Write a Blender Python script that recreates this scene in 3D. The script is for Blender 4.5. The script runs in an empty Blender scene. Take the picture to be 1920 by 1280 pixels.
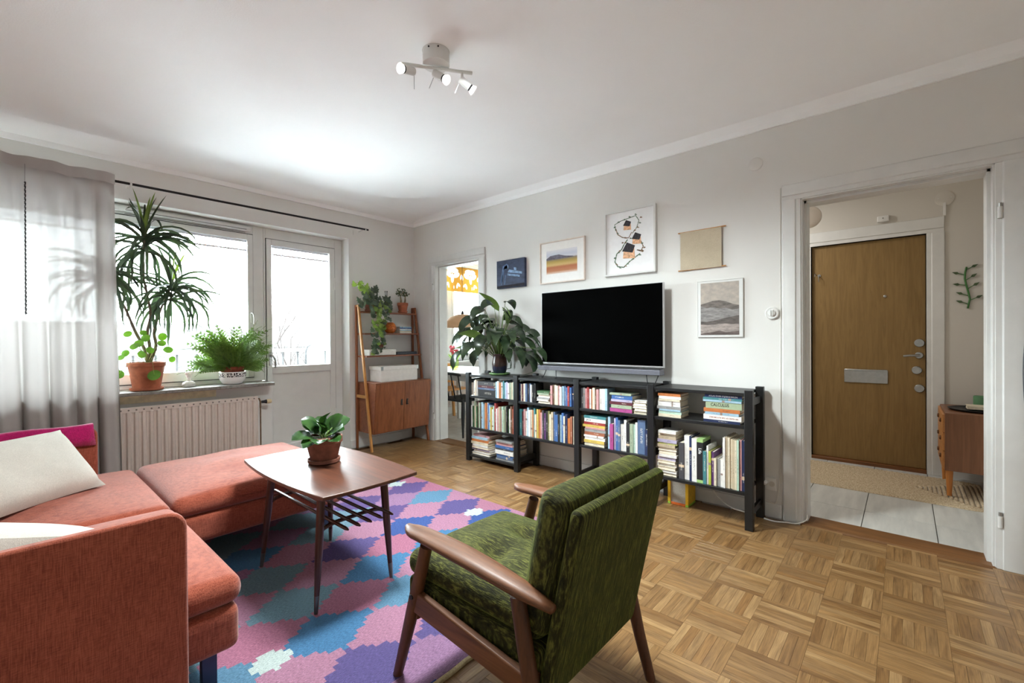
import bpy, bmesh, math, random
from mathutils import Vector, Matrix
R = math.radians
random.seed(7)
sc = bpy.context.scene
COL = sc.collection

# ---------------------------------------------------------------- camera
CH = 1.135
yaw, pit, rol = R(48.7), R(-0.35), R(-0.415)
f0 = Vector((math.sin(yaw), math.cos(yaw), 0)); r0 = Vector((math.cos(yaw), -math.sin(yaw), 0)); u0 = Vector((0, 0, 1))
fw = f0*math.cos(pit) + u0*math.sin(pit); u2 = u0*math.cos(pit) - f0*math.sin(pit)
rt = r0*math.cos(rol) + u2*math.sin(rol); up = u2*math.cos(rol) - r0*math.sin(rol)
cd = bpy.data.cameras.new('camera'); cam = bpy.data.objects.new('camera', cd); COL.objects.link(cam)
cd.sensor_width = 36; cd.lens = 36*838/1920; cd.clip_start = .02; cd.clip_end = 500
cam.matrix_world = Matrix(((rt.x, up.x, -fw.x, 0), (rt.y, up.y, -fw.y, 0), (rt.z, up.z, -fw.z, CH), (0, 0, 0, 1)))
sc.camera = cam

# ---------------------------------------------------------------- sky and exposure
wd = bpy.data.worlds.new('sky'); sc.world = wd; wd.use_nodes = True
wn = wd.node_tree; bg = wn.nodes['Background']
bg.inputs[0].default_value = (0.83, 0.975, 1.02, 1); bg.inputs[1].default_value = 1.0
sc.view_settings.view_transform = 'Standard'; sc.view_settings.look = 'None'
sc.view_settings.exposure = 5.7; sc.view_settings.gamma = 1.0; sc.view_settings.use_curve_mapping = False
sc.cycles.use_denoising = True
sc.cycles.max_bounces = 14; sc.cycles.diffuse_bounces = 10; sc.cycles.transparent_max_bounces = 24
sc.cycles.sample_clamp_indirect = 12
def portal(name, loc, rot, sx, sy):
    l = bpy.data.lights.new(name, 'AREA'); l.shape = 'RECTANGLE'; l.size = sx; l.size_y = sy
    l.cycles.is_portal = True
    o = bpy.data.objects.new(name, l); o.location = loc; o.rotation_euler = rot; COL.objects.link(o)
portal('daylight_portal', (.72, 4.60, 1.40), (R(-90), 0, 0), 2.3, 1.25)
portal('daylight_portal', (1.95, 4.60, 1.44), (R(-90), 0, 0), .62, 1.2)
portal('daylight_portal', (4.75, 5.36, 1.45), (R(-90), 0, 0), 1.5, 1.4)

# ---------------------------------------------------------------- helpers
class MB:
    def __init__(s): s.v = []; s.f = []
    def add(s, vs, fs):
        b = len(s.v); s.v += [tuple(v) for v in vs]; s.f += [tuple(i+b for i in f) for f in fs]; return s
    def box(s, x0, y0, z0, x1, y1, z1):
        x0, x1 = sorted((x0, x1)); y0, y1 = sorted((y0, y1)); z0, z1 = sorted((z0, z1))
        return s.add([(x0,y0,z0),(x1,y0,z0),(x1,y1,z0),(x0,y1,z0),(x0,y0,z1),(x1,y0,z1),(x1,y1,z1),(x0,y1,z1)],
              [(0,3,2,1),(4,5,6,7),(0,1,5,4),(1,2,6,5),(2,3,7,6),(3,0,4,7)])
    def hexa(s, lo, hi):      # lo, hi: four points each, same winding (counter-clockwise from above)
        return s.add(list(lo)+list(hi), [(3,2,1,0),(4,5,6,7),(0,1,5,4),(1,2,6,5),(2,3,7,6),(3,0,4,7)])
    def bar(s, p0, p1, w, h, up_=(0,0,1), w1=None, h1=None):
        p0, p1 = Vector(p0), Vector(p1); d = (p1-p0).normalized(); u = Vector(up_)
        sd = d.cross(u)
        if sd.length < 1e-4: sd = d.cross(Vector((1,0,0)))
        sd.normalize(); u = sd.cross(d)
        w1 = w if w1 is None else w1; h1 = h if h1 is None else h1
        a = [p0+sd*(x*w/2)+u*(y*h/2) for x, y in ((-1,-1),(1,-1),(1,1),(-1,1))]
        b = [p1+sd*(x*w1/2)+u*(y*h1/2) for x, y in ((-1,-1),(1,-1),(1,1),(-1,1))]
        return s.add(a+b, [(3,2,1,0),(4,5,6,7),(0,1,5,4),(1,2,6,5),(2,3,7,6),(3,0,4,7)])
    def tube(s, pts, r, n=8, caps=True):
        pts = [Vector(p) for p in pts]; m = len(pts)
        rs = [r]*m if not hasattr(r, '__len__') else list(r)
        ref = None; vs = []
        for i, p in enumerate(pts):
            t = (pts[min(i+1, m-1)] - pts[max(i-1, 0)])
            t = t.normalized() if t.length > 1e-9 else Vector((0,0,1))
            if ref is None:
                ref = Vector((0,0,1)) if abs(t.z) < .9 else Vector((1,0,0))
            sd = t.cross(ref)
            if sd.length < 1e-5: sd = t.orthogonal()
            sd.normalize(); ref = sd.cross(t).normalized()
            for k in range(n):
                a = 2*math.pi*k/n
                vs.append(p + sd*(math.cos(a)*rs[i]) + ref*(math.sin(a)*rs[i]))
        fs = [(i*n+k, i*n+(k+1)%n, (i+1)*n+(k+1)%n, (i+1)*n+k) for i in range(m-1) for k in range(n)]
        if caps: fs += [tuple(range(n-1, -1, -1)), tuple((m-1)*n+k for k in range(n))]
        return s.add(vs, fs)
    def cyl(s, p0, p1, r0, r1=None, n=16): return s.tube([p0, p1], [r0, r0 if r1 is None else r1], n)
    def lathe(s, c, prof, n=24, axis='Z', wave=0, wn_=0):
        vs = []; m = len(prof); c = Vector(c)
        for r, z in prof:
            for k in range(n):
                a = 2*math.pi*k/n; rr = r*(1+wave*math.cos(wn_*a)) if wave else r
                p = (rr*math.cos(a), rr*math.sin(a), z)
                if axis == 'X': p = (z, p[0], p[1])
                if axis == 'Y': p = (p[1], z, p[0])
                vs.append(c + Vector(p))
        fs = [(i*n+k, i*n+(k+1)%n, (i+1)*n+(k+1)%n, (i+1)*n+k) for i in range(m-1) for k in range(n)]
        fs += [tuple(range(n-1, -1, -1)), tuple((m-1)*n+k for k in range(n))]
        return s.add(vs, fs)
    def prism(s, poly, axis, a0, a1):     # poly in the two other axes (order xy / xz / yz)
        def P(a, b, c): return {'Z': (a, b, c), 'Y': (a, c, b), 'X': (c, a, b)}[axis]
        n = len(poly)
        vs = [P(a, b, a0) for a, b in poly] + [P(a, b, a1) for a, b in poly]
        fs = [tuple(range(n-1, -1, -1)), tuple(range(n, 2*n))] + [(i, (i+1)%n, n+(i+1)%n, n+i) for i in range(n)]
        return s.add(vs, fs)
    def rbox(s, x0, y0, z0, x1, y1, z1, r, n=6, k=3, top=0, bot=0, front=0, fn=None):   # soft rounded block with crown
        lo = Vector((x0,y0,z0)); hi = Vector((x1,y1,z1)); r = min(r, .499*min(hi-lo))
        co = []
        for a in range(3):
            e = [lo[a] + r*(1-math.cos(i*math.pi/2/k)) for i in range(k)]
            m = [lo[a]+r + (hi[a]-lo[a]-2*r)*i/n for i in range(n+1)]
            co.append(e + m + [hi[a]+lo[a]-q for q in reversed(e)])
        idx = {}; vs = []; fs = []
        N = [len(c)-1 for c in co]
        def V(i, j, l):
            if (i, j, l) not in idx:
                p = Vector((co[0][i], co[1][j], co[2][l])); q = Vector([min(max(p[a], lo[a]+r), hi[a]-r) for a in range(3)])
                d = p-q
                if d.length > 1e-9: p = q + d.normalized()*r
                u = 2*(p.x-x0)/(x1-x0)-1; v = 2*(p.y-y0)/(y1-y0)-1; w = 2*(p.z-z0)/(z1-z0)-1
                p.z += (top if w > 0 else -bot)*abs(w)*max(0, 1-u*u)*max(0, 1-v*v)
                if fn: p = Vector(fn(p, u, v, w))
                idx[(i, j, l)] = len(vs); vs.append(p)
            return idx[(i, j, l)]
        for a, b, c in ((0,1,2),(1,2,0),(2,0,1)):
            for side in (0, N[c]):
                for i in range(N[a]):
                    for j in range(N[b]):
                        q = []
                        for di, dj in ((0,0),(1,0),(1,1),(0,1)):
                            t = [0,0,0]; t[a] = i+di; t[b] = j+dj; t[c] = side; q.append(V(*t))
                        fs.append(tuple(q) if side else tuple(reversed(q)))
        return s.add(vs, fs)
    def sphere(s, c, rx, ry=None, rz=None, n=14, m=8):
        ry = rx if ry is None else ry; rz = rx if rz is None else rz
        return s.lathe_e(c, rx, ry, rz, n, m)
    def lathe_e(s, c, rx, ry, rz, n, m):
        c = Vector(c); vs = []
        for i in range(m+1):
            t = math.pi*(i+.001)/(m+.002) - math.pi/2
            for k in range(n):
                a = 2*math.pi*k/n; vs.append(c + Vector((rx*math.cos(t)*math.cos(a), ry*math.cos(t)*math.sin(a), rz*math.sin(t))))
        fs = [(i*n+k, i*n+(k+1)%n, (i+1)*n+(k+1)%n, (i+1)*n+k) for i in range(m) for k in range(n)]
        fs += [tuple(range(n-1,-1,-1)), tuple(m*n+k for k in range(n))]
        return s.add(vs, fs)

WM = {}        # world matrix of every object made here
def link(o, parent=None):
    COL.objects.link(o)
    if parent is not None: o.parent = parent
    return o
def thing(name, label, cat, loc, rz=0, group=None, kind=None):
    o = bpy.data.objects.new(name, None); o.empty_display_size = .05; COL.objects.link(o)
    o.location = loc; o.rotation_euler = (0, 0, rz); WM[o.name] = Matrix.Translation(loc) @ Matrix.Rotation(rz, 4, 'Z')
    tag(o, label, cat, group, kind); return o
def tag(o, label=None, cat=None, group=None, kind=None):
    if label: o['label'] = label
    if cat: o['category'] = cat
    if group: o['group'] = group
    if kind: o['kind'] = kind
    return o
def mesh_of(mb, name, mat, smooth=False):
    me = bpy.data.meshes.new(name); me.from_pydata(mb.v, [], mb.f); me.update()
    bm = bmesh.new(); bm.from_mesh(me); bmesh.ops.recalc_face_normals(bm, faces=bm.faces); bm.to_mesh(me); bm.free()
    if mat is not None: me.materials.append(mat)
    if smooth:
        me.polygons.foreach_set('use_smooth', [True]*len(me.polygons))
        if smooth != 'all': me.set_sharp_from_angle(angle=R(38))
    return me
def build(mb, name, mat, parent=None, smooth=False, bevel=0, seg=2, local=False, loc=None):
    """one mesh object; vertices are given in world coordinates unless local"""
    if parent is not None and not local:
        inv = WM[parent.name].inverted(); mb.v = [tuple(inv @ Vector(v)) for v in mb.v]
    if parent is None and loc is None and not local:
        xs = [v[0] for v in mb.v]; ys = [v[1] for v in mb.v]; zs = [v[2] for v in mb.v]
        loc = ((min(xs)+max(xs))/2, (min(ys)+max(ys))/2, min(zs))
        mb.v = [(a-loc[0], b-loc[1], c-loc[2]) for a, b, c in mb.v]
    me = mesh_of(mb, name, mat, smooth)
    o = bpy.data.objects.new(name, me); link(o, parent)
    if loc is not None: o.location = loc
    WM[o.name] = WM[parent.name].copy() if parent is not None and parent.name in WM else Matrix.Translation(loc or (0,0,0))
    if bevel:
        m = o.modifiers.new('bevel', 'BEVEL'); m.width = bevel; m.segments = seg; m.limit_method = 'ANGLE'; m.angle_limit = R(40)
        if smooth is False and seg > 1: me.polygons.foreach_set('use_smooth', [True]*len(me.polygons)); me.set_sharp_from_angle(angle=R(50))
    return o
def struct(mb, name, mat, label, cat, smooth=False, bevel=0):
    o = build(mb, name, mat, None, smooth, bevel); tag(o, label, cat, None, 'structure'); return o

# ---------------------------------------------------------------- materials
def lin(c): return tuple(((x/255)/12.92 if x/255 <= .04045 else (((x/255)+.055)/1.055)**2.4) for x in c) + (1,)
class NT:
    def __init__(s, name):
        s.m = bpy.data.materials.new(name); s.m.use_nodes = True; s.t = s.m.node_tree
        s.b = s.t.nodes['Principled BSDF']; s.out = s.t.nodes['Material Output']
    def n(s, typ, **kw):
        nd = s.t.nodes.new(typ)
        for k, v in kw.items(): setattr(nd, k, v)
        return nd
    def L(s, a, b): s.t.links.new(a, b)
    def math(s, op, a, b=None, c=None):
        nd = s.n('ShaderNodeMath', operation=op)
        for i, x in enumerate((a, b, c)):
            if x is None: continue
            if isinstance(x, (int, float)): nd.inputs[i].default_value = x
            else: s.L(x, nd.inputs[i])
        return nd.outputs[0]
    def coord(s, kind='Object', scale=(1,1,1), rot=(0,0,0), rnd=False):
        tc = s.n('ShaderNodeTexCoord').outputs[kind]
        if rnd:
            oi = s.n('ShaderNodeObjectInfo'); gi = s.n('ShaderNodeNewGeometry')
            a = s.math('ADD', oi.outputs['Random'], gi.outputs['Random Per Island'])
            k = s.math('MULTIPLY', a, 37.0)
            va = s.n('ShaderNodeVectorMath', operation='ADD'); cx = s.n('ShaderNodeCombineXYZ')
            for i in range(3): s.L(k, cx.inputs[i])
            s.L(tc, va.inputs[0]); s.L(cx.outputs[0], va.inputs[1]); tc = va.outputs[0]
        mp = s.n('ShaderNodeMapping'); mp.inputs['Scale'].default_value = scale; mp.inputs['Rotation'].default_value = rot
        s.L(tc, mp.inputs[0]); return mp.outputs[0]
    def noise(s, vec, scale=5, detail=4, rough=.55, dist=0):
        nd = s.n('ShaderNodeTexNoise'); nd.inputs['Scale'].default_value = scale; nd.inputs['Detail'].default_value = detail
        nd.inputs['Roughness'].default_value = rough; nd.inputs['Distortion'].default_value = dist
        s.L(vec, nd.inputs['Vector']); return nd.outputs['Fac']
    def ramp(s, fac, stops, const=False):
        nd = s.n('ShaderNodeValToRGB'); cr = nd.color_ramp
        if const: cr.interpolation = 'CONSTANT'
        while len(cr.elements) > len(stops): cr.elements.remove(cr.elements[-1])
        while len(cr.elements) < len(stops): cr.elements.new(1)
        for e, (p, c) in zip(cr.elements, stops): e.position = p; e.color = lin(c) if len(c) == 3 else c
        s.L(fac, nd.inputs[0]); return nd.outputs[0]
    def mix(s, fac, a, b, blend='MIX'):
        nd = s.n('ShaderNodeMix', data_type='RGBA', blend_type=blend)
        for i, x in ((0, fac), (6, a), (7, b)):
            if isinstance(x, (int, float)): nd.inputs[i].default_value = x
            elif isinstance(x, tuple): nd.inputs[i].default_value = lin(x) if len(x) == 3 else x
            else: s.L(x, nd.inputs[i])
        return nd.outputs[2]
    def bump(s, h, strength=.3, dist=.01):
        nd = s.n('ShaderNodeBump'); nd.inputs['Strength'].default_value = strength; nd.inputs['Distance'].default_value = dist
        s.L(h, nd.inputs['Height']); s.L(nd.outputs[0], s.b.inputs['Normal']); return nd.outputs[0]
    def base(s, c):
        if isinstance(c, tuple): s.b.inputs['Base Color'].default_value = lin(c)
        else: s.L(c, s.b.inputs['Base Color'])
    def set(s, rough=.5, metal=0, spec=.5, **kw):
        s.b.inputs['Roughness'].default_value = rough; s.b.inputs['Metallic'].default_value = metal
        s.b.inputs['Specular IOR Level'].default_value = spec
        for k, v in kw.items(): s.b.inputs[k.replace('_', ' ')].default_value = v
        return s.m
CACHE = {}
def plain(c, rough=.6, metal=0, spec=.4, name=None, var=.06, scale=30):
    key = (c, rough, metal, spec, var)
    if key not in CACHE:
        t = NT(name or 'paint_%d_%d_%d' % c)
        if var:
            nz = t.noise(t.coord('Object'), scale, 3)
            t.base(t.ramp(nz, [(.3, tuple(x*(1-var) for x in c)), (.7, tuple(min(255, x*(1+var)) for x in c))]))
        else: t.base(c)
        CACHE[key] = t.set(rough, metal, spec)
    return CACHE[key]
def wood(name, dark, light, axis='X', rough=.4, spec=.45, fine=1.0, coat=0, rnd=True):
    t = NT(name); a = 'XYZ'.index(axis); sca = [22*fine]*3; sca[a] = 1.6*fine
    v = t.coord('Object', tuple(sca), rnd=rnd)
    n1 = t.noise(v, 1.0, 5, .6, 1.2)
    sca2 = [140*fine]*3; sca2[a] = 5*fine
    n2 = t.noise(t.coord('Object', tuple(sca2), rnd=rnd), 1.0, 3, .6)
    k = t.math('ADD', t.math('MULTIPLY', n1, .7), t.math('MULTIPLY', n2, .3))
    t.base(t.ramp(k, [(.32, dark), (.68, light)]))
    t.bump(n2, .12, .002)
    if coat: t.b.inputs['Coat Weight'].default_value = coat; t.b.inputs['Coat Roughness'].default_value = .25
    return t.set(rough, 0, spec)
def fabric(name, dark, light, scale=900, rough=.95, streak=None, bump=.35, sheen=.2, big=None):
    t = NT(name)
    v = t.coord('Object', (1,1,1))
    w1 = t.n('ShaderNodeTexNoise'); 
    mpx = t.coord('Object', streak or (1, 1, 1))
    n1 = t.noise(mpx, scale*.25, 3, .7)
    n2 = t.noise(v, scale, 2, .6)
    n3 = t.noise(v, 9, 3, .6)
    k = t.math('ADD', t.math('ADD', t.math('MULTIPLY', n1, .5), t.math('MULTIPLY', n2, .25)), t.math('MULTIPLY', n3, .25))
    t.base(t.ramp(k, [(.36, dark), (.64, light)]))
    t.bump(t.math('ADD', n1, n2), bump, .003)
    t.b.inputs['Sheen Weight'].default_value = sheen
    return t.set(rough, 0, .2)

def weave(name, dark, light, rough=.95, sheen=.15):
    t = NT(name); n1 = t.noise(t.coord('Object', (420, 420, 26)), 1, 2, .6); n2 = t.noise(t.coord('Object', (40, 40, 420)), 1, 2, .6); n3 = t.noise(t.coord('Object'), 7, 3)
    k = t.math('ADD', t.math('ADD', t.math('MULTIPLY', n1, .46), t.math('MULTIPLY', n2, .36)), t.math('MULTIPLY', n3, .18))
    t.base(t.ramp(k, [(.40, dark), (.60, light)])); t.bump(t.math('ADD', n1, n2), .45, .002); t.b.inputs['Sheen Weight'].default_value = sheen
    return t.set(rough, 0, .2)
def mat_wall(name, c, bump=.08, scale=260):
    t = NT(name); v = t.coord('Object')
    n = t.noise(v, 1.7, 4); t.base(t.ramp(n, [(.3, tuple(x*.985 for x in c)), (.7, c)]))
    t.bump(t.noise(v, scale, 3), bump, .004); return t.set(.85, 0, .25)
M_WALL = mat_wall('wall_paint', (224, 222, 218))
M_CEIL = mat_wall('ceiling_paint', (250, 250, 250), .25, 130)
M_HALLWALL = mat_wall('hall_wall_paint', (206, 201, 193))
M_WHITE = plain((214, 213, 210), .42, 0, .45, 'white_gloss_paint', .015, 12)
M_WHITE2 = plain((220, 219, 216), .35, 0, .5, 'white_window_paint', .012, 12)
M_BLACK = plain((30, 30, 31), .5, 0, .4, 'black_lacquer', .12, 60)
M_IRON = plain((26, 26, 28), .45, .3, .5, 'black_iron', .05)
M_CHROME = plain((172, 172, 170), .3, 1, .5, 'brushed_steel', .04)
M_CREAM = plain((226, 216, 196), .8, 0, .2, 'book_pages', .05, 300)
M_TERRA = plain((160, 94, 68), .85, 0, .25, 'terracotta', .1, 25)
M_TERRA_OLD = plain((126, 82, 68), .9, 0, .2, 'weathered_terracotta', .16, 18)
M_SOIL = plain((48, 36, 27), .95, 0, .1, 'potting_soil', .3, 120)
M_TEAK = wood('teak', (108, 58, 35), (152, 90, 57), 'X')
M_TEAK_Z = wood('teak_upright', (112, 62, 36), (158, 95, 58), 'Z')
M_OAKZ = wood('light_oak', (168, 112, 58), (206, 150, 86), 'Z')
M_ARM = wood('worn_armchair_wood', (72, 42, 24), (124, 78, 48), 'Y', .5, .35, 1.0, .05)
M_ARMZ = wood('worn_armchair_leg_wood', (64, 38, 23), (108, 66, 41), 'Z', .5, .35, 1.0, .05)
M_TABLE = wood('dark_teak_top', (60, 34, 25), (104, 62, 44), 'Y', .36, .5, 1.0, .2)
M_TABLEZ = wood('dark_teak_leg', (52, 28, 22), (84, 48, 36), 'Z', .3, .5)
M_DOOR = wood('oak_veneer', (122, 95, 55), (144, 115, 70), 'Z', .5, .3, 1.6)
def mat_glass(name, tint=(1,1,1,1), gl=.06):
    t = NT(name); tr = t.n('ShaderNodeBsdfTransparent'); tr.inputs[0].default_value = tint
    g = t.n('ShaderNodeBsdfGlossy'); g.inputs['Roughness'].default_value = .02
    mx = t.n('ShaderNodeMixShader'); fr = t.n('ShaderNodeFresnel'); fr.inputs[0].default_value = 1.35
    t.L(t.math('MULTIPLY', fr.outputs[0], 1.0 if gl else 0), mx.inputs[0]); t.L(tr.outputs[0], mx.inputs[1]); t.L(g.outputs[0], mx.inputs[2])
    t.L(mx.outputs[0], t.out.inputs[0]); return t.m
M_GLASS = mat_glass('window_glass')
M_CLEAR = mat_glass('clear_glass', (.93, .95, .95, 1))
def mat_leaf(name, dark, light, trans=.35, rough=.4, scale=12):
    t = NT(name); v = t.coord('Object', rnd=True); n = t.noise(v, scale, 3)
    col = t.ramp(n, [(.3, dark), (.7, light)]); t.base(col); t.set(rough, 0, .45)
    tl = t.n('ShaderNodeBsdfTranslucent'); hs = t.n('ShaderNodeHueSaturation'); hs.inputs['Value'].default_value = 1.7; hs.inputs['Saturation'].default_value = 1.15
    t.L(col, hs.inputs['Color']); t.L(hs.outputs[0], tl.inputs[0])
    mx = t.n('ShaderNodeMixShader'); mx.inputs[0].default_value = trans
    t.L(t.b.outputs[0], mx.inputs[1]); t.L(tl.outputs[0], mx.inputs[2]); t.L(mx.outputs[0], t.out.inputs[0]); return t.m
def mat_sheer(name, c, transp=.25, transl=.6):
    t = NT(name); v = t.coord('Object', (1,1,1)); n = t.noise(t.coord('Object', (400, 400, 60)), 1, 2)
    d = t.n('ShaderNodeBsdfDiffuse'); d.inputs[0].default_value = lin(c)
    tl = t.n('ShaderNodeBsdfTranslucent'); tl.inputs[0].default_value = lin(tuple(x*.36 for x in c))
    tp = t.n('ShaderNodeBsdfTransparent')
    a = t.n('ShaderNodeMixShader'); a.inputs[0].default_value = transl; t.L(d.outputs[0], a.inputs[1]); t.L(tl.outputs[0], a.inputs[2])
    b = t.n('ShaderNodeMixShader'); k = t.math('MULTIPLY', n, transp*2); t.L(k, b.inputs[0]); t.L(a.outputs[0], b.inputs[1]); t.L(tp.outputs[0], b.inputs[2])
    t.L(b.outputs[0], t.out.inputs[0]); return t.m
# ---------------------------------------------------------------- the setting
XT, YW, ZC, XL, YB = 3.195, 4.335, 2.515, -.72, -1.6
def mat_plank(axis):
    t = NT('oak_parquet_' + axis); a = 'XY'.index(axis)
    oi = t.n('ShaderNodeObjectInfo'); gi = t.n('ShaderNodeNewGeometry')
    r = t.math('FRACT', t.math('ADD', oi.outputs['Random'], t.math('MULTIPLY', gi.outputs['Random Per Island'], 7.31)))
    tone = t.ramp(r, [(0, (132, 98, 60)), (.25, (154, 120, 78)), (.5, (144, 112, 74)), (.75, (172, 140, 98)), (1, (146, 108, 64))])
    s1 = [34, 34, 34]; s1[a] = 3.2
    n1 = t.noise(t.coord('Object', tuple(s1), rnd=True), 1, 5, .62, 1.6)
    s2 = [300, 300, 300]; s2[a] = 12
    n2 = t.noise(t.coord('Object', tuple(s2), rnd=True), 1, 2, .6)
    g = t.ramp(t.math('ADD', t.math('MULTIPLY', n1, .65), t.math('MULTIPLY', n2, .35)), [(.3, (150, 132, 112)), (.68, (255, 250, 242))])
    t.base(t.mix(1.0, tone, g, 'MULTIPLY')); t.bump(n2, .1, .0015)
    t.b.inputs['Coat Weight'].default_value = .22; t.b.inputs['Coat Roughness'].default_value = .2
    return t.set(.4, 0, .4)
MPX, MPY = mat_plank('X'), mat_plank('Y')
M_JOINT = plain((92, 62, 36), .8, 0, .2, 'parquet_joint', .1)
floor = struct(MB().box(XL, YB, -.14, XT+.02, YW+.05, -.012), 'floor', M_JOINT, 'oak mosaic parquet floor of the living room', 'floor')
BS, NS = .197, 6
sw = BS/NS; g = .0003
def plank_mesh(name, lx, ly, mat):
    c = .0002
    m = MB(); hx, hy = lx/2-g, ly/2-g
    m.hexa([(-hx,-hy,-.012),(hx,-hy,-.012),(hx,hy,-.012),(-hx,hy,-.012)], [(-hx,-hy,-c),(hx,-hy,-c),(hx,hy,-c),(-hx,hy,-c)])
    m.f.pop(1)
    m.add([(-hx+c,-hy+c,0),(hx-c,-hy+c,0),(hx-c,hy-c,0),(-hx+c,hy-c,0)], [(0,1,2,3)])
    m.f += [(4,5,9,8),(5,6,10,9),(6,7,11,10),(7,4,8,11)]
    return m
cand = []
i0 = int((XL-2.37)/BS)-1; j0 = int((YB-.073)/BS)-1
for i in range(i0, i0+30):
    for j in range(j0, j0+42):
        bx, by = 2.37+i*BS, .073+j*BS
        along = 'X' if (i+j) % 2 == 0 else 'Y'
        for k in range(NS):
            cx, cy = (bx+BS/2, by+sw*(k+.5)) if along == 'X' else (bx+sw*(k+.5), by+BS/2)
            lx, ly = (BS, sw) if along == 'X' else (sw, BS)
            if cx-lx/2 < XL-.001 or cx+lx/2 > XT+.012 or cy-ly/2 < YB-.001 or cy+ly/2 > YW+.005: continue
            d = Vector((cx, cy, -CH)); w = d.dot(fw)
            vis = False
            if w > .2:
                px = 960+838*d.dot(rt)/w; py = 640-838*d.dot(up)/w
                vis = 0 < px < 1920 and py < 1280 and not (cx < 2.24 and cy > 1.13) and not (.85 < cx < 1.42 and cy > .5) and not (cx < .6 and cy > 1.35)
            cand.append((w if vis else 1e9, cx, cy, along))
cand.sort()
pm = {'X': mesh_of(plank_mesh('plank', BS, sw, None), 'plank_x', MPX), 'Y': mesh_of(plank_mesh('plank', sw, BS, None), 'plank_y', MPY)}
fz = WM[floor.name].translation
for w, cx, cy, al in cand[:300]:
    o = bpy.data.objects.new('plank', pm[al]); link(o, floor); o.location = (cx-fz.x, cy-fz.y, -fz.z)
rest = MB(); slots = []
for w, cx, cy, al in cand[300:]:
    pmb = plank_mesh('p', BS if al == 'X' else sw, sw if al == 'X' else BS, None)
    rest.add([(a+cx, b+cy, c) for a, b, c in pmb.v], pmb.f); slots += [0 if al == 'X' else 1]*len(pmb.f)
rest.v = [(a-fz.x, b-fz.y, c-fz.z) for a, b, c in rest.v]
me = bpy.data.meshes.new('parquet_field'); me.from_pydata(rest.v, [], rest.f); me.materials.append(MPX); me.materials.append(MPY)
me.polygons.foreach_set('material_index', slots); me.update()
pf = bpy.data.objects.new('parquet_field', me); link(pf, floor); pf['kind'] = 'stuff'

struct(MB().box(XL-.15, YB-.15, ZC, XT+.15, YW+.35, ZC+.15), 'ceiling', M_CEIL, 'white textured plaster ceiling of the living room', 'ceiling')
struct(MB().box(XL-.15, YB-.15, -.14, XL, YW+.32, ZC), 'wall_left', M_WALL, 'grey painted wall behind the sofa', 'wall')
struct(MB().box(XL, YB-.15, -.14, XT+.15, YB, ZC), 'wall_back', M_WALL, 'grey painted wall behind the camera', 'wall')
# television wall with two doorways
W0, W1 = XT, XT+.15
KY0, KY1, KZ = 3.245, 3.955, 1.965
HY0, HY1, HZ = -.335, .475, 1.975
m = MB()
m.box(W0, YB-.15, -.14, W1, HY0, ZC).box(W0, HY0, HZ, W1, HY1, ZC).box(W0, HY1, -.14, W1, KY0, ZC).box(W0, KY0, KZ, W1, KY1, ZC).box(W0, KY1, -.14, W1, 5.5, ZC)
m.box(W0, HY0, -.14, W1, HY1, -.012).box(W0, KY0, -.14, W1, KY1, -.012)
struct(m, 'wall_right', M_WALL, 'light grey wall carrying television and pictures', 'wall')
# window wall with its niche
NX0, NX1, NZ = -.5, 2.375, 2.185
m = MB()
m.box(XL-.15, YW, -.14, NX0, YW+.32, ZC).box(NX0, YW, NZ, NX1, YW+.32, ZC).box(NX1, YW, -.14, W0, YW+.32, ZC)
m.box(NX0, YW, -.14, 1.605, YW+.32, .74).box(1.605, YW, -.14, NX1, YW+.32, -.01)
struct(m, 'wall_window', M_WALL, 'grey wall around the window and balcony door', 'wall')
# mouldings
struct(MB().prism([(XT, 2.445), (XT-.014, 2.445), (XT-.018, 2.475), (XT-.06, ZC+.003), (XT, ZC+.003)], 'Y', YB, YW), 'trim_1', M_CEIL, 'white ceiling moulding above the television wall', 'moulding')
struct(MB().prism([(YW, 2.445), (YW-.016, 2.445), (YW-.02, 2.482), (YW-.09, 2.499), (YW-.2, 2.509), (YW-.31, ZC+.003), (YW, ZC+.003)], 'X', XL, XT), 'trim_2', M_CEIL, 'white ceiling moulding above the window wall', 'moulding', smooth=True)
def baseboard(name, x0, y0, x1, y1, label):
    o = build(MB().box(x0, y0, 0, x1, y1, .088), name, M_WHITE, bevel=.004); tag(o, label, 'baseboard', None, 'structure')
baseboard('baseboard_right', XT-.015, .575, XT, 3.155, 'white baseboard behind the black bookcase')
baseboard('baseboard_window', NX1+.0, YW-.015, XT, YW, 'white baseboard beneath the teak wall unit')
baseboard('baseboard_back', XL, YB, XT, YB+.015, 'white baseboard behind the camera')
baseboard('baseboard_left', XL, YB, XL+.015, YW, 'white baseboard behind the sofa')

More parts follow.
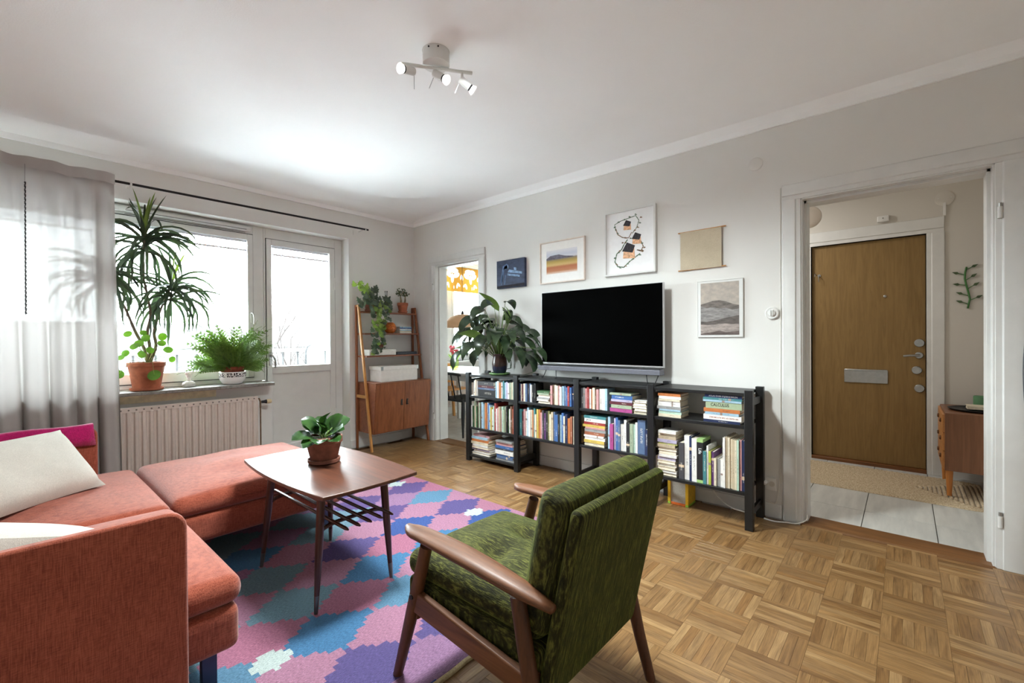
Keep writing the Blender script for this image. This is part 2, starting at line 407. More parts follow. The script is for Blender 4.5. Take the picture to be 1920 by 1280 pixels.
def doorway(name, y0, y1, z, label, ow, hinges, hy):
    t = thing(name, label, 'door frame', (W0, (y0+y1)/2, 0), kind='structure')
    for i, (a, s) in enumerate(((y0, -1), (y1, 1))):
        jm = build(MB().prism([(W0-.004, a-s*.012), (W0+.045, a-s*.012), (W0+.045, a-s*.028), (W1+.006, a-s*.028), (W1+.006, a+s*.004), (W0-.004, a+s*.004)], 'Z', 0, z), 'jamb', M_WHITE, t, bevel=.002)
        build(MB().prism([(W0, a-s*.004), (W0-.011, a-s*.004), (W0-.013, a+s*.02), (W0-.02, a+s*.024), (W0-.02, a+s*(ow-.006)), (W0-.014, a+s*ow), (W0, a+s*ow)], 'Z', 0, z-.0045), 'casing_board', M_WHITE, t, bevel=.002)
    build(MB().box(W0-.004, y0, z-.012, W0+.045, y1, z+.004).box(W0+.045, y0, z-.028, W1+.006, y1, z+.004), 'head_jamb', M_WHITE, t, bevel=.002)
    build(MB().prism([(W0, z-.004), (W0-.011, z-.004), (W0-.013, z+.02), (W0-.02, z+.024), (W0-.02, z+ow-.008), (W0-.014, z+ow-.002), (W0, z+ow-.002)], 'Y', y0-ow, y1+ow), 'head_casing', M_WHITE, t, bevel=.002)
    build(MB().prism([(W0-.022, -.004), (W0-.01, .005), (W1+.005, .005), (W1+.02, 0), (W1+.02, -.012), (W0-.022, -.012)], 'Y', y0, y1), 'threshold', wood('threshold_oak_'+name, (84, 53, 25), (124, 83, 44), 'Y', .45), t)
    for hz in hinges:
        h = build(MB().cyl((W0-.018, hy, hz-.036), (W0-.018, hy, hz+.02), .009).box(W0-.014, hy-.013, hz-.036, W0-.002, hy+.013, hz+.02), 'hinge', M_WHITE, t, smooth=True)
        build(MB().cyl((W0-.018, hy, hz+.02), (W0-.018, hy, hz+.038), .0065), 'hinge_pin', M_CHROME, h, smooth=True)
doorway('trim_3', KY0, KY1, KZ, 'white door frame opening to the kitchen', .092, (1.72, .28), KY1+.012)
doorway('trim_4', HY0, HY1, HZ, 'wide white door frame opening to the hall', .094, (1.735, .24), HY0-.012)

# window with balcony door
win = thing('window_1', 'white double-glazed window above the radiator', 'window', (.55, 4.5, .765), kind='structure')
F0, F1 = 4.485, 4.56
m = MB().box(NX0, F0, .765, NX0+.05, F1, NZ).box(NX0+.05, F0, 2.105, 1.515, F1, NZ).box(NX0+.05, F0, .765, 1.515, F1, .80).box(1.515, F0, .765, 1.604, F1, NZ)
build(m, 'window_frame', M_WHITE2, win, bevel=.003)
def sash(parent, x0, x1, z0, z1, st, top, bot, gz0, gz1):
    s_ = build(MB().box(x0, F0-.012, z0, x0+st, F1-.02, z1).box(x1-st, F0-.012, z0, x1, F1-.02, z1).box(x0+st, F0-.012, z1-top, x1-st, F1-.02, z1).box(x0+st, F0-.012, z0, x1-st, F1-.02, z0+bot), 'sash', M_WHITE2, parent, bevel=.003)
    build(MB().box(x0+st-.004, F0+.02, gz0-.004, x1-st+.004, F0+.026, gz1+.004), 'pane', M_GLASS, s_)
    return s_
M_GAP_SHADE = plain((70, 70, 72), .7, 0, .2, 'gap_shade_grey', 0)  # dark grey that paints the shade in the frame gaps
build(MB().box(-.456, F0+.02, .797, -.444, F0+.03, 2.106).box(.496, F0+.02, .80, .514, F0+.03, 2.10).box(1.508, F0-.003, .797, 1.5165, F0+.03, 2.106).box(-.45, F0-.003, 2.098, 1.51, F0+.03, 2.107).box(-.45, F0-.003, .797, 1.51, F0+.03, .805), 'gap_shade', M_GAP_SHADE, win)  # strips draw shaded gap lines around the sashes
s1 = sash(win, -.45, .50, .803, 2.10, .045, .052, .078, .881, 2.048)
s2 = sash(win, .51, 1.513, .803, 2.10, .045, .052, .078, .881, 2.048)
M_SLAT = plain((226, 230, 238), .5, 0, .4, 'blind_slat', .01)
def blind(parent, x0, x1, ztop, n):
    for k in range(n):
        z = ztop-.02-.011*k
        build(MB().add([(x0, F0+.002, z), (x1, F0+.002, z), (x1, F0+.016, z+.007), (x0, F0+.016, z+.007)], [(0,1,2,3)]).add([(x0, F0+.002, z-.001), (x1, F0+.002, z-.001), (x1, F0+.016, z+.006), (x0, F0+.016, z+.006)], [(3,2,1,0)]), 'blind_slat', M_SLAT, parent)
    build(MB().box(x0, F0-.001, ztop-.016, x1, F0+.018, ztop).box(x0, F0-.001, ztop-.032-.011*n, x1, F0+.018, ztop-.018-.011*n), 'blind_rail', M_SLAT, parent, bevel=.002)
    for q in (.18, .82):
        x = x0+(x1-x0)*q; build(MB().box(x-.004, F0-.003, ztop-.03-.011*n, x+.004, F0-.001, ztop), 'blind_tape', M_SLAT, parent)
blind(win, .56, 1.465, 2.046, 6); blind(win, -.40, .45, 2.046, 6)
hd = build(MB().box(1.486, F0-.02, 1.30, 1.502, F0-.012, 1.40), 'handle_plate', M_WHITE2, win, bevel=.003)
build(MB().tube([(1.494, F0-.02, 1.385), (1.494, F0-.045, 1.385), (1.503, F0-.05, 1.37), (1.507, F0-.05, 1.33), (1.506, F0-.045, 1.285)], .007), 'handle', M_WHITE2, hd, smooth=True)
build(MB().rbox(NX0+.02, F0-.05, 2.125, 1.49, F0-.002, 2.168, .012, 4, 2), 'vent_strip', M_WHITE2, win, smooth=True)
build(MB().box(.62, F0-.053, 2.132, 1.45, F0-.049, 2.135).box(.62, F0-.016, 2.112, 1.45, F0-.0125, 2.115), 'vent_slot', M_IRON, win)

dr = thing('door_1', 'white balcony door with tall pane above a solid panel', 'door', (1.96, 4.5, .02), kind='structure')
build(MB().box(1.606, F0, .05, 1.624, F1, NZ).box(1.624, F0, 2.09, 2.296, F1, NZ).box(2.296, F0, .05, NX1, F1, NZ).box(1.606, F0, -.005, NX1, F1+.05, .05), 'door_frame', M_WHITE2, dr, bevel=.003)
D0 = F0-.014
leaf = build(MB().box(1.627, D0, .055, 1.672, F1-.02, 2.087).box(2.236, D0, .055, 2.293, F1-.02, 2.087).box(1.672, D0, 2.03, 2.236, F1-.02, 2.087).box(1.672, D0, .82, 2.236, F1-.02, .89).box(1.672, D0, .055, 2.236, F1-.02, .14), 'door_leaf', M_WHITE2, dr, bevel=.003)
build(MB().box(1.622, F0-.004, .052, 1.629, F0+.03, 2.092).box(2.2915, F0-.004, .052, 2.2985, F0+.03, 2.092).box(1.629, F0-.004, 2.0855, 2.2915, F0+.03, 2.0925), 'gap_shade', M_GAP_SHADE, dr)  # painted gap shade around the balcony door leaf
build(MB().box(1.66, D0+.012, .13, 2.25, F1-.025, .83), 'door_panel', M_WHITE2, leaf)
build(MB().box(1.668, F0+.02, .886, 2.24, F0+.026, 2.034), 'pane', M_GLASS, leaf)
blind(dr, 1.678, 2.23, 2.028, 5)
hd = build(MB().rbox(1.638, D0-.008, .90, 1.662, D0, 1.03, .006, 2, 2), 'handle_plate', M_CHROME, dr, smooth=True)
build(MB().tube([(1.65, D0-.008, .99), (1.65, D0-.05, .99), (1.66, D0-.056, .985), (1.675, D0-.056, .95), (1.678, D0-.052, .88)], .008), 'handle', M_CHROME, hd, smooth=True)
build(MB().cyl((2.288, D0-.006, 1.66), (2.288, D0-.006, 1.78), .006).cyl((2.288, D0-.006, .30), (2.288, D0-.006, .42), .006), 'door_hinges', M_WHITE2, dr, smooth=True)
# sill
t = NT('grey_stone'); n_ = t.noise(t.coord('Object'), 70, 5, .7); t.base(t.ramp(n_, [(.3, (92, 88, 82)), (.55, (140, 136, 130)), (.75, (112, 108, 102))])); M_STONE = t.set(.32, 0, .5)
struct(MB().box(NX0+.01, 4.19, .740, 1.585, 4.492, .765), 'trim_5', M_STONE, 'grey stone windowsill slab above the radiator', 'windowsill', bevel=.003)
struct(MB().box(.50, YW-.012, .672, 1.17, YW, .738), 'trim_6', plain((222, 212, 180), .6, 0, .3, 'lit_wall_cream', .05), 'pale cream strip painting the lit wall under the windowsill', 'panel')  # cream colour stands in for light on the wall below the sill

# hall
HX0, HX1, HYa, HYb = W1, 5.0, -.60, 1.75
M_TILE = NT('grey_floor_tile'); n_ = M_TILE.noise(M_TILE.coord('Object', (2, 14, 2), rnd=True), 1.5, 4); M_TILE.base(M_TILE.ramp(n_, [(.3, (176, 176, 172)), (.7, (200, 199, 193))])); M_TILE = M_TILE.set(.38, 0, .4)
hf = struct(MB().box(HX0, HYa, -.14, HX1+.1, HYb, -.008), 'floor_hall', plain((112, 108, 102), .9, 0, .2, 'grout', .1), 'grey tiled floor of the entrance hall', 'floor')
for i in range(4):
    for j in range(-2, 6):
        x0, x1 = max(HX0+.02, 3.08+.6*i), min(HX1+.05, 3.68+.6*i); y0, y1 = max(HYa, -.138+.335*j), min(HYb, -.138+.335*(j+1))
        if x1-x0 > .02 and y1-y0 > .02:
            build(MB().box(x0+.002, y0+.002, -.008, x1-.002, y1-.002, 0), 'tile', M_TILE, hf, bevel=.001, seg=1)
DY0, DY1, DZ = -.135, .658, 1.972
m = MB().box(HX1, HYa-.1, -.14, HX1+.2, DY0, ZC).box(HX1, DY0, DZ, HX1+.2, DY1, ZC).box(HX1, DY1, -.14, HX1+.2, HYb+.1, ZC).box(HX1+.06, DY0, -.14, HX1+.2, DY1, DZ)
struct(m, 'wall_hall_end', M_HALLWALL, 'grey hall wall around the front door', 'wall')
struct(MB().box(HX0, HYa-.12, -.14, HX1, HYa, ZC), 'wall_hall_right', M_HALLWALL, 'grey hall wall behind the chest of drawers', 'wall')
struct(MB().box(HX0, HYb, -.14, HX1+.2, HYb+.12, ZC), 'wall_hall_left', M_HALLWALL, 'grey hall wall hidden left of the doorway', 'wall')
struct(MB().box(HX0, HYa-.12, ZC, HX1+.2, HYb+.12, ZC+.15), 'ceiling_hall', M_CEIL, 'white ceiling of the entrance hall', 'ceiling')
struct(MB().box(HX1-.012, HYa, 0, HX1, DY0-.1, .07), 'baseboard_hall', M_WHITE, 'white baseboard behind the hall chest', 'baseboard')
fd = thing('door_2', 'brown oak veneer front door with steel mail slot', 'door', (HX1+.03, .26, 0), kind='structure')
build(MB().box(HX1+.03, DY0+.004, .03, HX1+.07, DY1-.004, DZ-.003), 'door_leaf', M_DOOR, fd, bevel=.002)
build(MB().box(HX1-.01, DY0, -.005, HX1+.05, DY1, .028), 'threshold', wood('front_threshold', (98, 58, 26), (130, 82, 40), 'Y'), fd, bevel=.003)
ms = build(MB().box(HX1+.022, .108, .722, HX1+.031, .412, .836), 'mail_slot', M_CHROME, fd, bevel=.003)
build(MB().box(HX1+.014, .112, .826, HX1+.024, .408, .842), 'mail_flap', M_CHROME, ms, bevel=.002)
for z, y in ((1.075, -.092), (.848, -.076), (.697, -.092)):
    lk = build(MB().lathe((HX1+.022, y, z), [(0.030, 0), (.033, .003), (.033, .009)], 20, 'X'), 'lock_rose', M_CHROME, fd, smooth=True)
    build(MB().cyl((HX1+.010, y, z), (HX1+.022, y, z), .013).box(HX1+.006, y-.004, z-.012, HX1+.011, y+.004, z+.012), 'lock_cylinder', M_CHROME, lk, smooth=True)
hd = build(MB().lathe((HX1+.022, -.090, .973), [(0.024, 0), (.027, .003), (.027, .009)], 20, 'X'), 'handle_rose', M_CHROME, fd, smooth=True)
build(MB().tube([(HX1+.02, -.09, .973), (HX1-.03, -.09, .973), (HX1-.038, -.08, .973), (HX1-.038, -.03, .972), (HX1-.034, .008, .966)], .009), 'door_handle', M_CHROME, hd, smooth=True)
build(MB().lathe((HX1+.023, .127, 1.478), [(.006, -.002), (.011, .001), (.011, .008)], 14, 'X'), 'peephole', M_CHROME, fd, smooth=True)
hk = build(MB().lathe((HX1+.022, .598, 1.70), [(.012, 0), (.014, .004), (.014, .009)], 14, 'X'), 'door_hook', M_CHROME, fd, smooth=True)
build(MB().tube([(HX1+.02, .598, 1.70), (HX1-.01, .598, 1.69), (HX1-.014, .598, 1.66), (HX1-.004, .598, 1.64)], .003).tube([(HX1+.02, .612, 1.70), (HX1-.006, .626, 1.715), (HX1-.008, .63, 1.69)], .003), 'hook_wire', M_CHROME, hk, smooth=True)
fc = thing('trim_7', 'white stepped casing around the front door', 'door frame', (HX1, .26, 0), kind='structure')
for y0, s in ((DY0, -1), (DY1, 1)):
    build(MB().prism([(HX1+.06, y0), (HX1-.008, y0), (HX1-.008, y0+s*.03), (HX1-.016, y0+s*.034), (HX1-.016, y0+s*.105), (HX1, y0+s*.11), (HX1+.06, y0+s*.02)], 'Z', 0, DZ-.0005), 'casing_board', M_WHITE, fc, bevel=.002)
build(MB().prism([(HX1+.06, DZ), (HX1-.008, DZ), (HX1-.008, DZ+.03), (HX1-.016, DZ+.034), (HX1-.016, DZ+.12), (HX1, DZ+.125), (HX1+.06, DZ+.02)], 'Y', DY0-.105, DY1+.105), 'head_casing', M_WHITE, fc, bevel=.002)

# kitchen
KX1, KYa, KYb = 6.4, 2.2, 5.2
t = NT('kitchen_vinyl'); n_ = t.noise(t.coord('Object', (3, 3, 3)), 3, 4); t.base(t.ramp(n_, [(.35, (164, 158, 150)), (.7, (194, 190, 184))])); M_KF = t.set(.3, 0, .45)
struct(MB().box(W1, KYa, -.14, KX1, KYb, 0), 'floor_kitchen', M_KF, 'pale grey kitchen floor past the doorway', 'floor')
struct(MB().box(W1, KYa-.1, ZC-.05, KX1+.1, KYb+.3, ZC+.15), 'ceiling_kitchen', M_CEIL, 'white kitchen ceiling', 'ceiling')
struct(MB().box(W1, KYa-.1, -.14, KX1, KYa, ZC), 'wall_kitchen_near', M_WALL, 'kitchen wall nearest the hall', 'wall')
struct(MB().box(KX1, KYa-.1, -.14, KX1+.1, KYb+.3, ZC), 'wall_kitchen_end', M_WALL, 'kitchen end wall', 'wall')
KWx0, KWx1, KWz0, KWz1 = 4.02, 5.5, .80, 2.32
struct(MB().box(W1, KYb, -.14, KWx0, KYb+.3, ZC).box(KWx1, KYb, -.14, KX1, KYb+.3, ZC).box(KWx0, KYb, -.14, KWx1, KYb+.3, KWz0).box(KWx0, KYb, KWz1, KWx1, KYb+.3, ZC), 'wall_kitchen_window', M_WALL, 'kitchen wall around its bright window', 'wall')
kw = thing('window_2', 'bright kitchen window seen through the doorway', 'window', (4.75, 5.3, KWz0), kind='structure')
Y0, Y1 = 5.28, 5.35
m = MB().box(KWx0, Y0, KWz0, KWx0+.05, Y1, KWz1).box(KWx1-.05, Y0, KWz0, KWx1, Y1, KWz1).box(KWx0+.05, Y0, KWz1-.05, KWx1-.05, Y1, KWz1).box(KWx0+.05, Y0, KWz0, KWx1-.05, Y1, KWz0+.06).box(4.52, Y0, KWz0+.06, 4.60, Y1, KWz1-.05)
build(m, 'window_frame', M_WHITE2, kw, bevel=.003)
for x0, x1 in ((KWx0+.05, 4.52), (4.60, KWx1-.05)):
    s_ = build(MB().box(x0, Y0-.01, KWz0+.06, x0+.04, Y1-.02, KWz1-.05).box(x1-.04, Y0-.01, KWz0+.06, x1, Y1-.02, KWz1-.05).box(x0+.04, Y0-.01, KWz0+.06, x1-.04, Y1-.02, KWz0+.11).box(x0+.04, Y0-.01, KWz1-.10, x1-.04, Y1-.02, KWz1-.05), 'sash', M_WHITE2, kw, bevel=.003)
    build(MB().box(x0+.036, Y0+.02, KWz0+.10, x1-.036, Y0+.026, KWz1-.09), 'pane', M_GLASS, s_)
build(MB().box(KWx0-.04, 5.08, KWz0-.025, KWx1+.04, Y0, KWz0), 'window_sill', M_WHITE2, kw, bevel=.003)
# ---------------------------------------------------------------- sofa
M_SOFA = weave('rust_sofa_cloth', (124, 56, 38), (166, 88, 66), .9, .28)
sf = thing('sofa', 'rust orange two-seat sofa with thin upright arms', 'sofa', (0, 2.55, 0))
def armpanel(y0, y1, x0, x1, z0, z1):
    m = MB()
    def fn(p, u, v, w): return p
    pts = []
    r = .05
    pts = [(x0, z0), (x1, z0), (x1, z1-r)] + [(x1-r+r*math.cos(a), z1-r+r*math.sin(a)) for a in [R(18*i) for i in range(1, 5)]] + [(x1-r, z1), (x0, z1+.003)]
    return m.prism(pts, 'Y', y0, y1)
build(armpanel(1.548, 1.580, -.5, .345, .07, .652), 'armrest', M_SOFA, sf, bevel=.008, seg=3)
build(armpanel(3.498, 3.530, -.5, .355, .07, .648), 'armrest', M_SOFA, sf, bevel=.008, seg=3)
build(MB().rbox(-.52, 1.55, .07, -.45, 3.54, .65, .02, 4, 3), 'backrest', M_SOFA, sf, smooth='all')
for y0, y1 in ((1.615, 2.545), (2.55, 3.485)):
    build(MB().rbox(-.45, y0, .145, .50, y1, .288, .03, 5, 3), 'seat_base', M_SOFA, sf, smooth='all')
    def crease(p, u, v, w):
        if w > 0: p.z -= .012*math.exp(-((u+.2)/.25)**2)*(.5+.5*math.sin(9*v)) + .006*math.sin(5*u+7*v)*max(0, 1-u*u)*max(0, 1-v*v)
        return p
    build(MB().rbox(-.45, y0+.002, .285, .512, y1-.002, .378, .042, 10, 4, top=.052, fn=crease), 'seat_cushion', M_SOFA, sf, smooth='all')
M_SLEG = plain((60, 62, 86), .35, .6, .5, 'blue_grey_steel', .05)
for x, y in ((.43, 1.70), (.43, 3.40), (-.40, 1.70), (-.40, 3.40)):
    build(MB().box(x-.022, y-.012, .012, x+.022, y+.012, .147), 'leg', M_SLEG, sf, bevel=.003)
ot = thing('ottoman', 'rust orange square footstool below the radiator', 'footstool', (.93, 3.03, 0))
build(MB().rbox(.522, 2.585, .145, 1.37, 3.475, .288, .03, 5, 3), 'base', M_SOFA, ot, smooth='all')
build(MB().rbox(.516, 2.575, .285, 1.385, 3.485, .385, .045, 10, 4, top=.062, fn=crease), 'seat_cushion', M_SOFA, ot, smooth='all')
for x, y in ((.60, 2.66), (1.29, 2.66), (.60, 3.40), (1.29, 3.40)):
    build(MB().box(x-.022, y-.012, .012, x+.022, y+.012, .147), 'leg', M_SLEG, ot, bevel=.003)
# pillows
M_LINEN = fabric('cream_linen', (180, 174, 164), (210, 204, 194), 500, .95, (3, 3, 1), .4, .15)
def pillow(name, label, c, wv, hv, w, h, t, grp):
    wv = Vector(wv).normalized(); hv = Vector(hv).normalized(); nv = wv.cross(hv)
    m = MB(); N = 16; vs = []; fs = []
    for s in (1, -1):
        b = len(vs)
        for i in range(N+1):
            for j in range(N+1):
                u = 2*i/N-1; v = 2*j/N-1
                e = ((1-abs(u)**3.2)*(1-abs(v)**3.2)); k = 1-.06*(abs(v)**2)*(1-abs(u)) 
                uu = u*(1-.07*(1-v*v)*abs(u)**2); vv = v*(1-.07*(1-u*u)*abs(v)**2)
                th = t*max(e, 0)**.5 + .004*math.sin(7*u+3*v)*e
                vs.append(Vector(c) + wv*(uu*w/2) + hv*(vv*h/2) + nv*(s*th/2))
        for i in range(N):
            for j in range(N):
                q = (b+i*(N+1)+j, b+(i+1)*(N+1)+j, b+(i+1)*(N+1)+j+1, b+i*(N+1)+j+1)
                fs.append(q if s > 0 else q[::-1])
    m.add(vs, fs)
    o = build(m, name, M_LINEN, smooth='all'); tag(o, label, 'pillow', grp); return o
pillow('pillow', 'cream linen pillow leaning toward the pink throw', (.03, 2.93, .555), (.79, .61, 0), (-.42, .5, .78), .58, .36, .17, 'cream sofa pillows')
pillow('pillow', 'cream linen pillow slumped behind the near sofa armrest', (-.07, 1.86, .51), (.92, .2, -.34), (.12, -.66, .72), .56, .40, .20, 'cream sofa pillows')
# throw over the far armrest
M_PINK = fabric('magenta_wool', (150, 10, 78), (196, 24, 108), 260, .95, None, .6, .5)
m = MB(); prof = [(3.494, .55), (3.493, .59), (3.494, .645), (3.499, .6525), (3.514, .655), (3.530, .6525), (3.535, .645), (3.536, .52), (3.537, .45)]
n_ = 24; vs = []
for s in (0, 1):
    for i in range(n_+1):
        x = -.50+.842*i/n_
        for k, (y, z) in enumerate(prof):
            c = Vector((0, 3.52, .5)); q = Vector((x+ (.006*math.sin(9*z*3)), y, z))
            off = .010 if s else 0
            y2 = y + (off if y > 3.514 else -off); z2 = z + (off if .6 < z else 0) + (.006*math.sin(x*14+k) if k in (0, 8) else .003*math.sin(x*20))
            vs.append((q.x, y2, z2))
P_ = len(prof); fs = []
for i in range(n_):
    for k in range(P_-1):
        a = i*P_+k; fs.append((a, a+1, a+P_+1, a+P_)); b = (n_+1)*P_+a; fs.append((b, b+P_, b+P_+1, b+1))
o_ = (n_+1)*P_
for k in range(P_-1):
    fs.append((k, o_+k, o_+k+1, k+1)); a = n_*P_+k; fs.append((a, a+1, o_+a+1, o_+a))
for i in range(n_):
    a, b = i*P_, (i+1)*P_; fs.append((a, b, o_+b, o_+a)); a, b = i*P_+P_-1, (i+1)*P_+P_-1; fs.append((a, o_+a, o_+b, b))
o = build(m.add(vs, fs), 'throw_blanket', M_PINK, smooth='all'); tag(o, 'magenta wool throw draped over the far sofa armrest', 'blanket')

# ---------------------------------------------------------------- rug
t = NT('kilim_weave')
tc = t.n('ShaderNodeTexCoord').outputs['Object']; sp = t.n('ShaderNodeSeparateXYZ'); t.L(tc, sp.inputs[0])
wob = t.noise(t.coord('Object'), 60, 2)
def qz(a, step): return t.math('MULTIPLY', t.math('FLOOR', t.math('DIVIDE', a, step)), step)
jx = t.math('ADD', sp.outputs[0], t.math('MULTIPLY', t.math('SUBTRACT', wob, .5), .008)); jy = sp.outputs[1]
qx, qy = qz(jx, .022), qz(jy, .024)
a_ = t.math('DIVIDE', qx, .40); b_ = t.math('DIVIDE', qy, .29)
p_ = t.math('FLOOR', t.math('ADD', t.math('ADD', a_, b_), .52)); q_ = t.math('FLOOR', t.math('ADD', t.math('SUBTRACT', a_, b_), .47))
cx = t.n('ShaderNodeCombineXYZ'); t.L(p_, cx.inputs[0]); t.L(q_, cx.inputs[1]); cx.inputs[2].default_value = 3.3
wn_ = t.n('ShaderNodeTexWhiteNoise', noise_dimensions='3D'); t.L(cx.outputs[0], wn_.inputs['Vector'])
pk = t.math('MODULO', t.math('ADD', t.math('ADD', p_, t.math('MULTIPLY', q_, 1)), 40), 2)
cA = t.ramp(wn_.outputs['Value'], [(0, (82, 134, 176)), (.22, (106, 95, 148)), (.40, (122, 158, 172)), (.62, (72, 98, 160)), (.78, (104, 148, 176)), (.9, (108, 90, 142))], True)
cB = t.ramp(wn_.outputs['Value'], [(0, (186, 136, 160)), (.3, (186, 122, 146)), (.55, (166, 128, 162)), (.75, (124, 158, 174)), (.88, (184, 128, 150))], True)
body = t.mix(pk, cA, cB)
# small pale diamonds on some crossings
a2 = t.math('DIVIDE', qz(jx, .02), .40); b2 = t.math('DIVIDE', qz(jy, .02), .29)
u_ = t.math('ADD', t.math('ADD', a2, b2), .02); v_ = t.math('ADD', t.math('SUBTRACT', a2, b2), -.03)
fu = t.math('ABSOLUTE', t.math('SUBTRACT', t.math('FRACT', u_), .5)); fv = t.math('ABSOLUTE', t.math('SUBTRACT', t.math('FRACT', v_), .5))
inner = t.math('LESS_THAN', t.math('MAXIMUM', fu, fv), .22)
cx2 = t.n('ShaderNodeCombineXYZ'); t.L(t.math('FLOOR', u_), cx2.inputs[0]); t.L(t.math('FLOOR', v_), cx2.inputs[1]); cx2.inputs[2].default_value = 9.1
wn2 = t.n('ShaderNodeTexWhiteNoise', noise_dimensions='3D'); t.L(cx2.outputs[0], wn2.inputs['Vector'])
mint = t.math('MULTIPLY', inner, t.math('LESS_THAN', wn2.outputs['Value'], .26))
body = t.mix(mint, body, (206, 222, 216))
yarn = t.noise(t.coord('Object', (90, 320, 1)), 1, 3, .75)
col = t.mix(1.0, body, t.ramp(yarn, [(.28, (150, 146, 152)), (.72, (255, 252, 252))]), 'MULTIPLY')
rib = t.n('ShaderNodeTexWave', wave_type='BANDS', bands_direction='Y'); rib.inputs['Scale'].default_value = 62; t.L(tc, rib.inputs['Vector']); rib.inputs['Distortion'].default_value = 1.2
t.base(col); t.bump(t.math('ADD', rib.outputs['Fac'], yarn), .55, .004); M_RUG = t.set(.95, 0, .15)
rg = thing('rug', 'flatwoven rug of stepped blue purple and pink diamonds', 'rug', (1.2, 2.25, 0))
build(MB().box(.18, 1.165, 0, 2.215, 3.46, .010), 'weave', M_RUG, rg, bevel=.003)
build(MB().rbox(.18, 1.148, 0, 2.215, 1.166, .011, .004, 30, 2, fn=lambda p, u, v, w: (p.x, p.y+.003*math.sin(p.x*31), p.z)), 'binding', fabric('jute_binding', (140, 120, 84), (190, 168, 126), 300), rg, smooth='all')

# ---------------------------------------------------------------- coffee table
RZ = .0105
ct = thing('coffee_table', 'dark teak coffee table with tapered legs and slatted rack', 'table', (1.03, 2.12, RZ))
L_, W_ = .427, .224
def edge(k):
    pts = []
    for sx, sy, along in ((1, -1, 'y'), (1, 1, 'x'), (-1, 1, 'y'), (-1, -1, 'x')):
        for i in range(k):
            q = i/k
            if along == 'y': pts.append((sx*(W_+.032*4*q*(1-q)), sy*(L_)*(1-2*q)))
            else: pts.append((sx*W_*(1-2*q), sy*(L_+.014*4*q*(1-q))))
    return pts
def top_ring(): return [(1.034+x, 2.122+y) for x, y in edge(10)]
build(MB().prism(top_ring(), 'Z', .508, .525), 'tabletop', M_TABLE, ct, bevel=.004, seg=3)
build(MB().box(.875, 1.80, .485, .895, 2.43, .508).box(1.165, 1.80, .485, 1.185, 2.43, .508).box(.875, 1.835, .482, 1.185, 1.855, .508).box(.875, 2.37, .482, 1.185, 2.39, .508), 'apron', M_TABLEZ, ct, bevel=.003)
M_BRASS = plain((128, 124, 118), .35, 1, .5, 'worn_metal_cap', .06)
for fx, fy, tx, ty in ((.838, 1.82, .882, 1.852), (.838, 2.405, .882, 2.365), (1.203, 1.83, 1.178, 1.852), (1.203, 2.425, 1.178, 2.365)):
    a, b = Vector((tx, ty, .508)), Vector((fx, fy, RZ))
    P = lambda q: a+(b-a)*q
    lg = build(MB().tube([P(0), P(.12), P(.5), P(.8), P(.86)], [.0165, .0175, .0165, .0115, .0105], 14), 'leg', M_TABLEZ, ct, smooth=True)
    build(MB().tube([P(.858), P(1)], [.0112, .0078], 14), 'leg_cap', M_BRASS, lg, smooth=True)
for y, s in ((1.845, 1), (2.375, -1)):
    pts = [(.862 + .330*i/14, y, .352-.028*abs(2*i/14-1)**5) for i in range(15)]
    build(MB().tube(pts, [.009]*15, 8), 'rack_rail', M_TABLEZ, ct, smooth=True)
for i in range(5):
    x = .918+.0525*i; z = .364
    build(MB().tube([(x, 1.70, z), (x, 1.72, z), (x, 2.43, z), (x, 2.45, z)], [.004, .0075, .0075, .004], 8), 'rack_slat', M_TABLEZ, ct, smooth=True)

# ---------------------------------------------------------------- armchair
def mat_velvet():
    t = NT('moss_green_velour')
    n1 = t.noise(t.coord('Object', (230, 22, 14)), 1, 4, .7, .5); n2 = t.noise(t.coord('Object', (700, 60, 50)), 1, 2)
    n3 = t.noise(t.coord('Object'), 5, 3)
    k = t.math('ADD', t.math('ADD', t.math('MULTIPLY', n1, .62), t.math('MULTIPLY', n2, .25)), t.math('MULTIPLY', n3, .13))
    t.base(t.ramp(k, [(.38, (18, 16, 8)), (.5, (48, 47, 19)), (.62, (108, 108, 50))]))
    t.bump(t.math('ADD', n1, n2), .5, .004); t.b.inputs['Sheen Weight'].default_value = .45
    t.b.inputs['Sheen Tint'].default_value = lin((140, 160, 60)); t.b.inputs['Sheen Roughness'].default_value = .35
    return t.set(.85, 0, .2)
M_VEL = mat_velvet()
ac = thing('armchair', 'wooden armchair with moss green velour seat and back', 'armchair', (1.135, .95, 0))
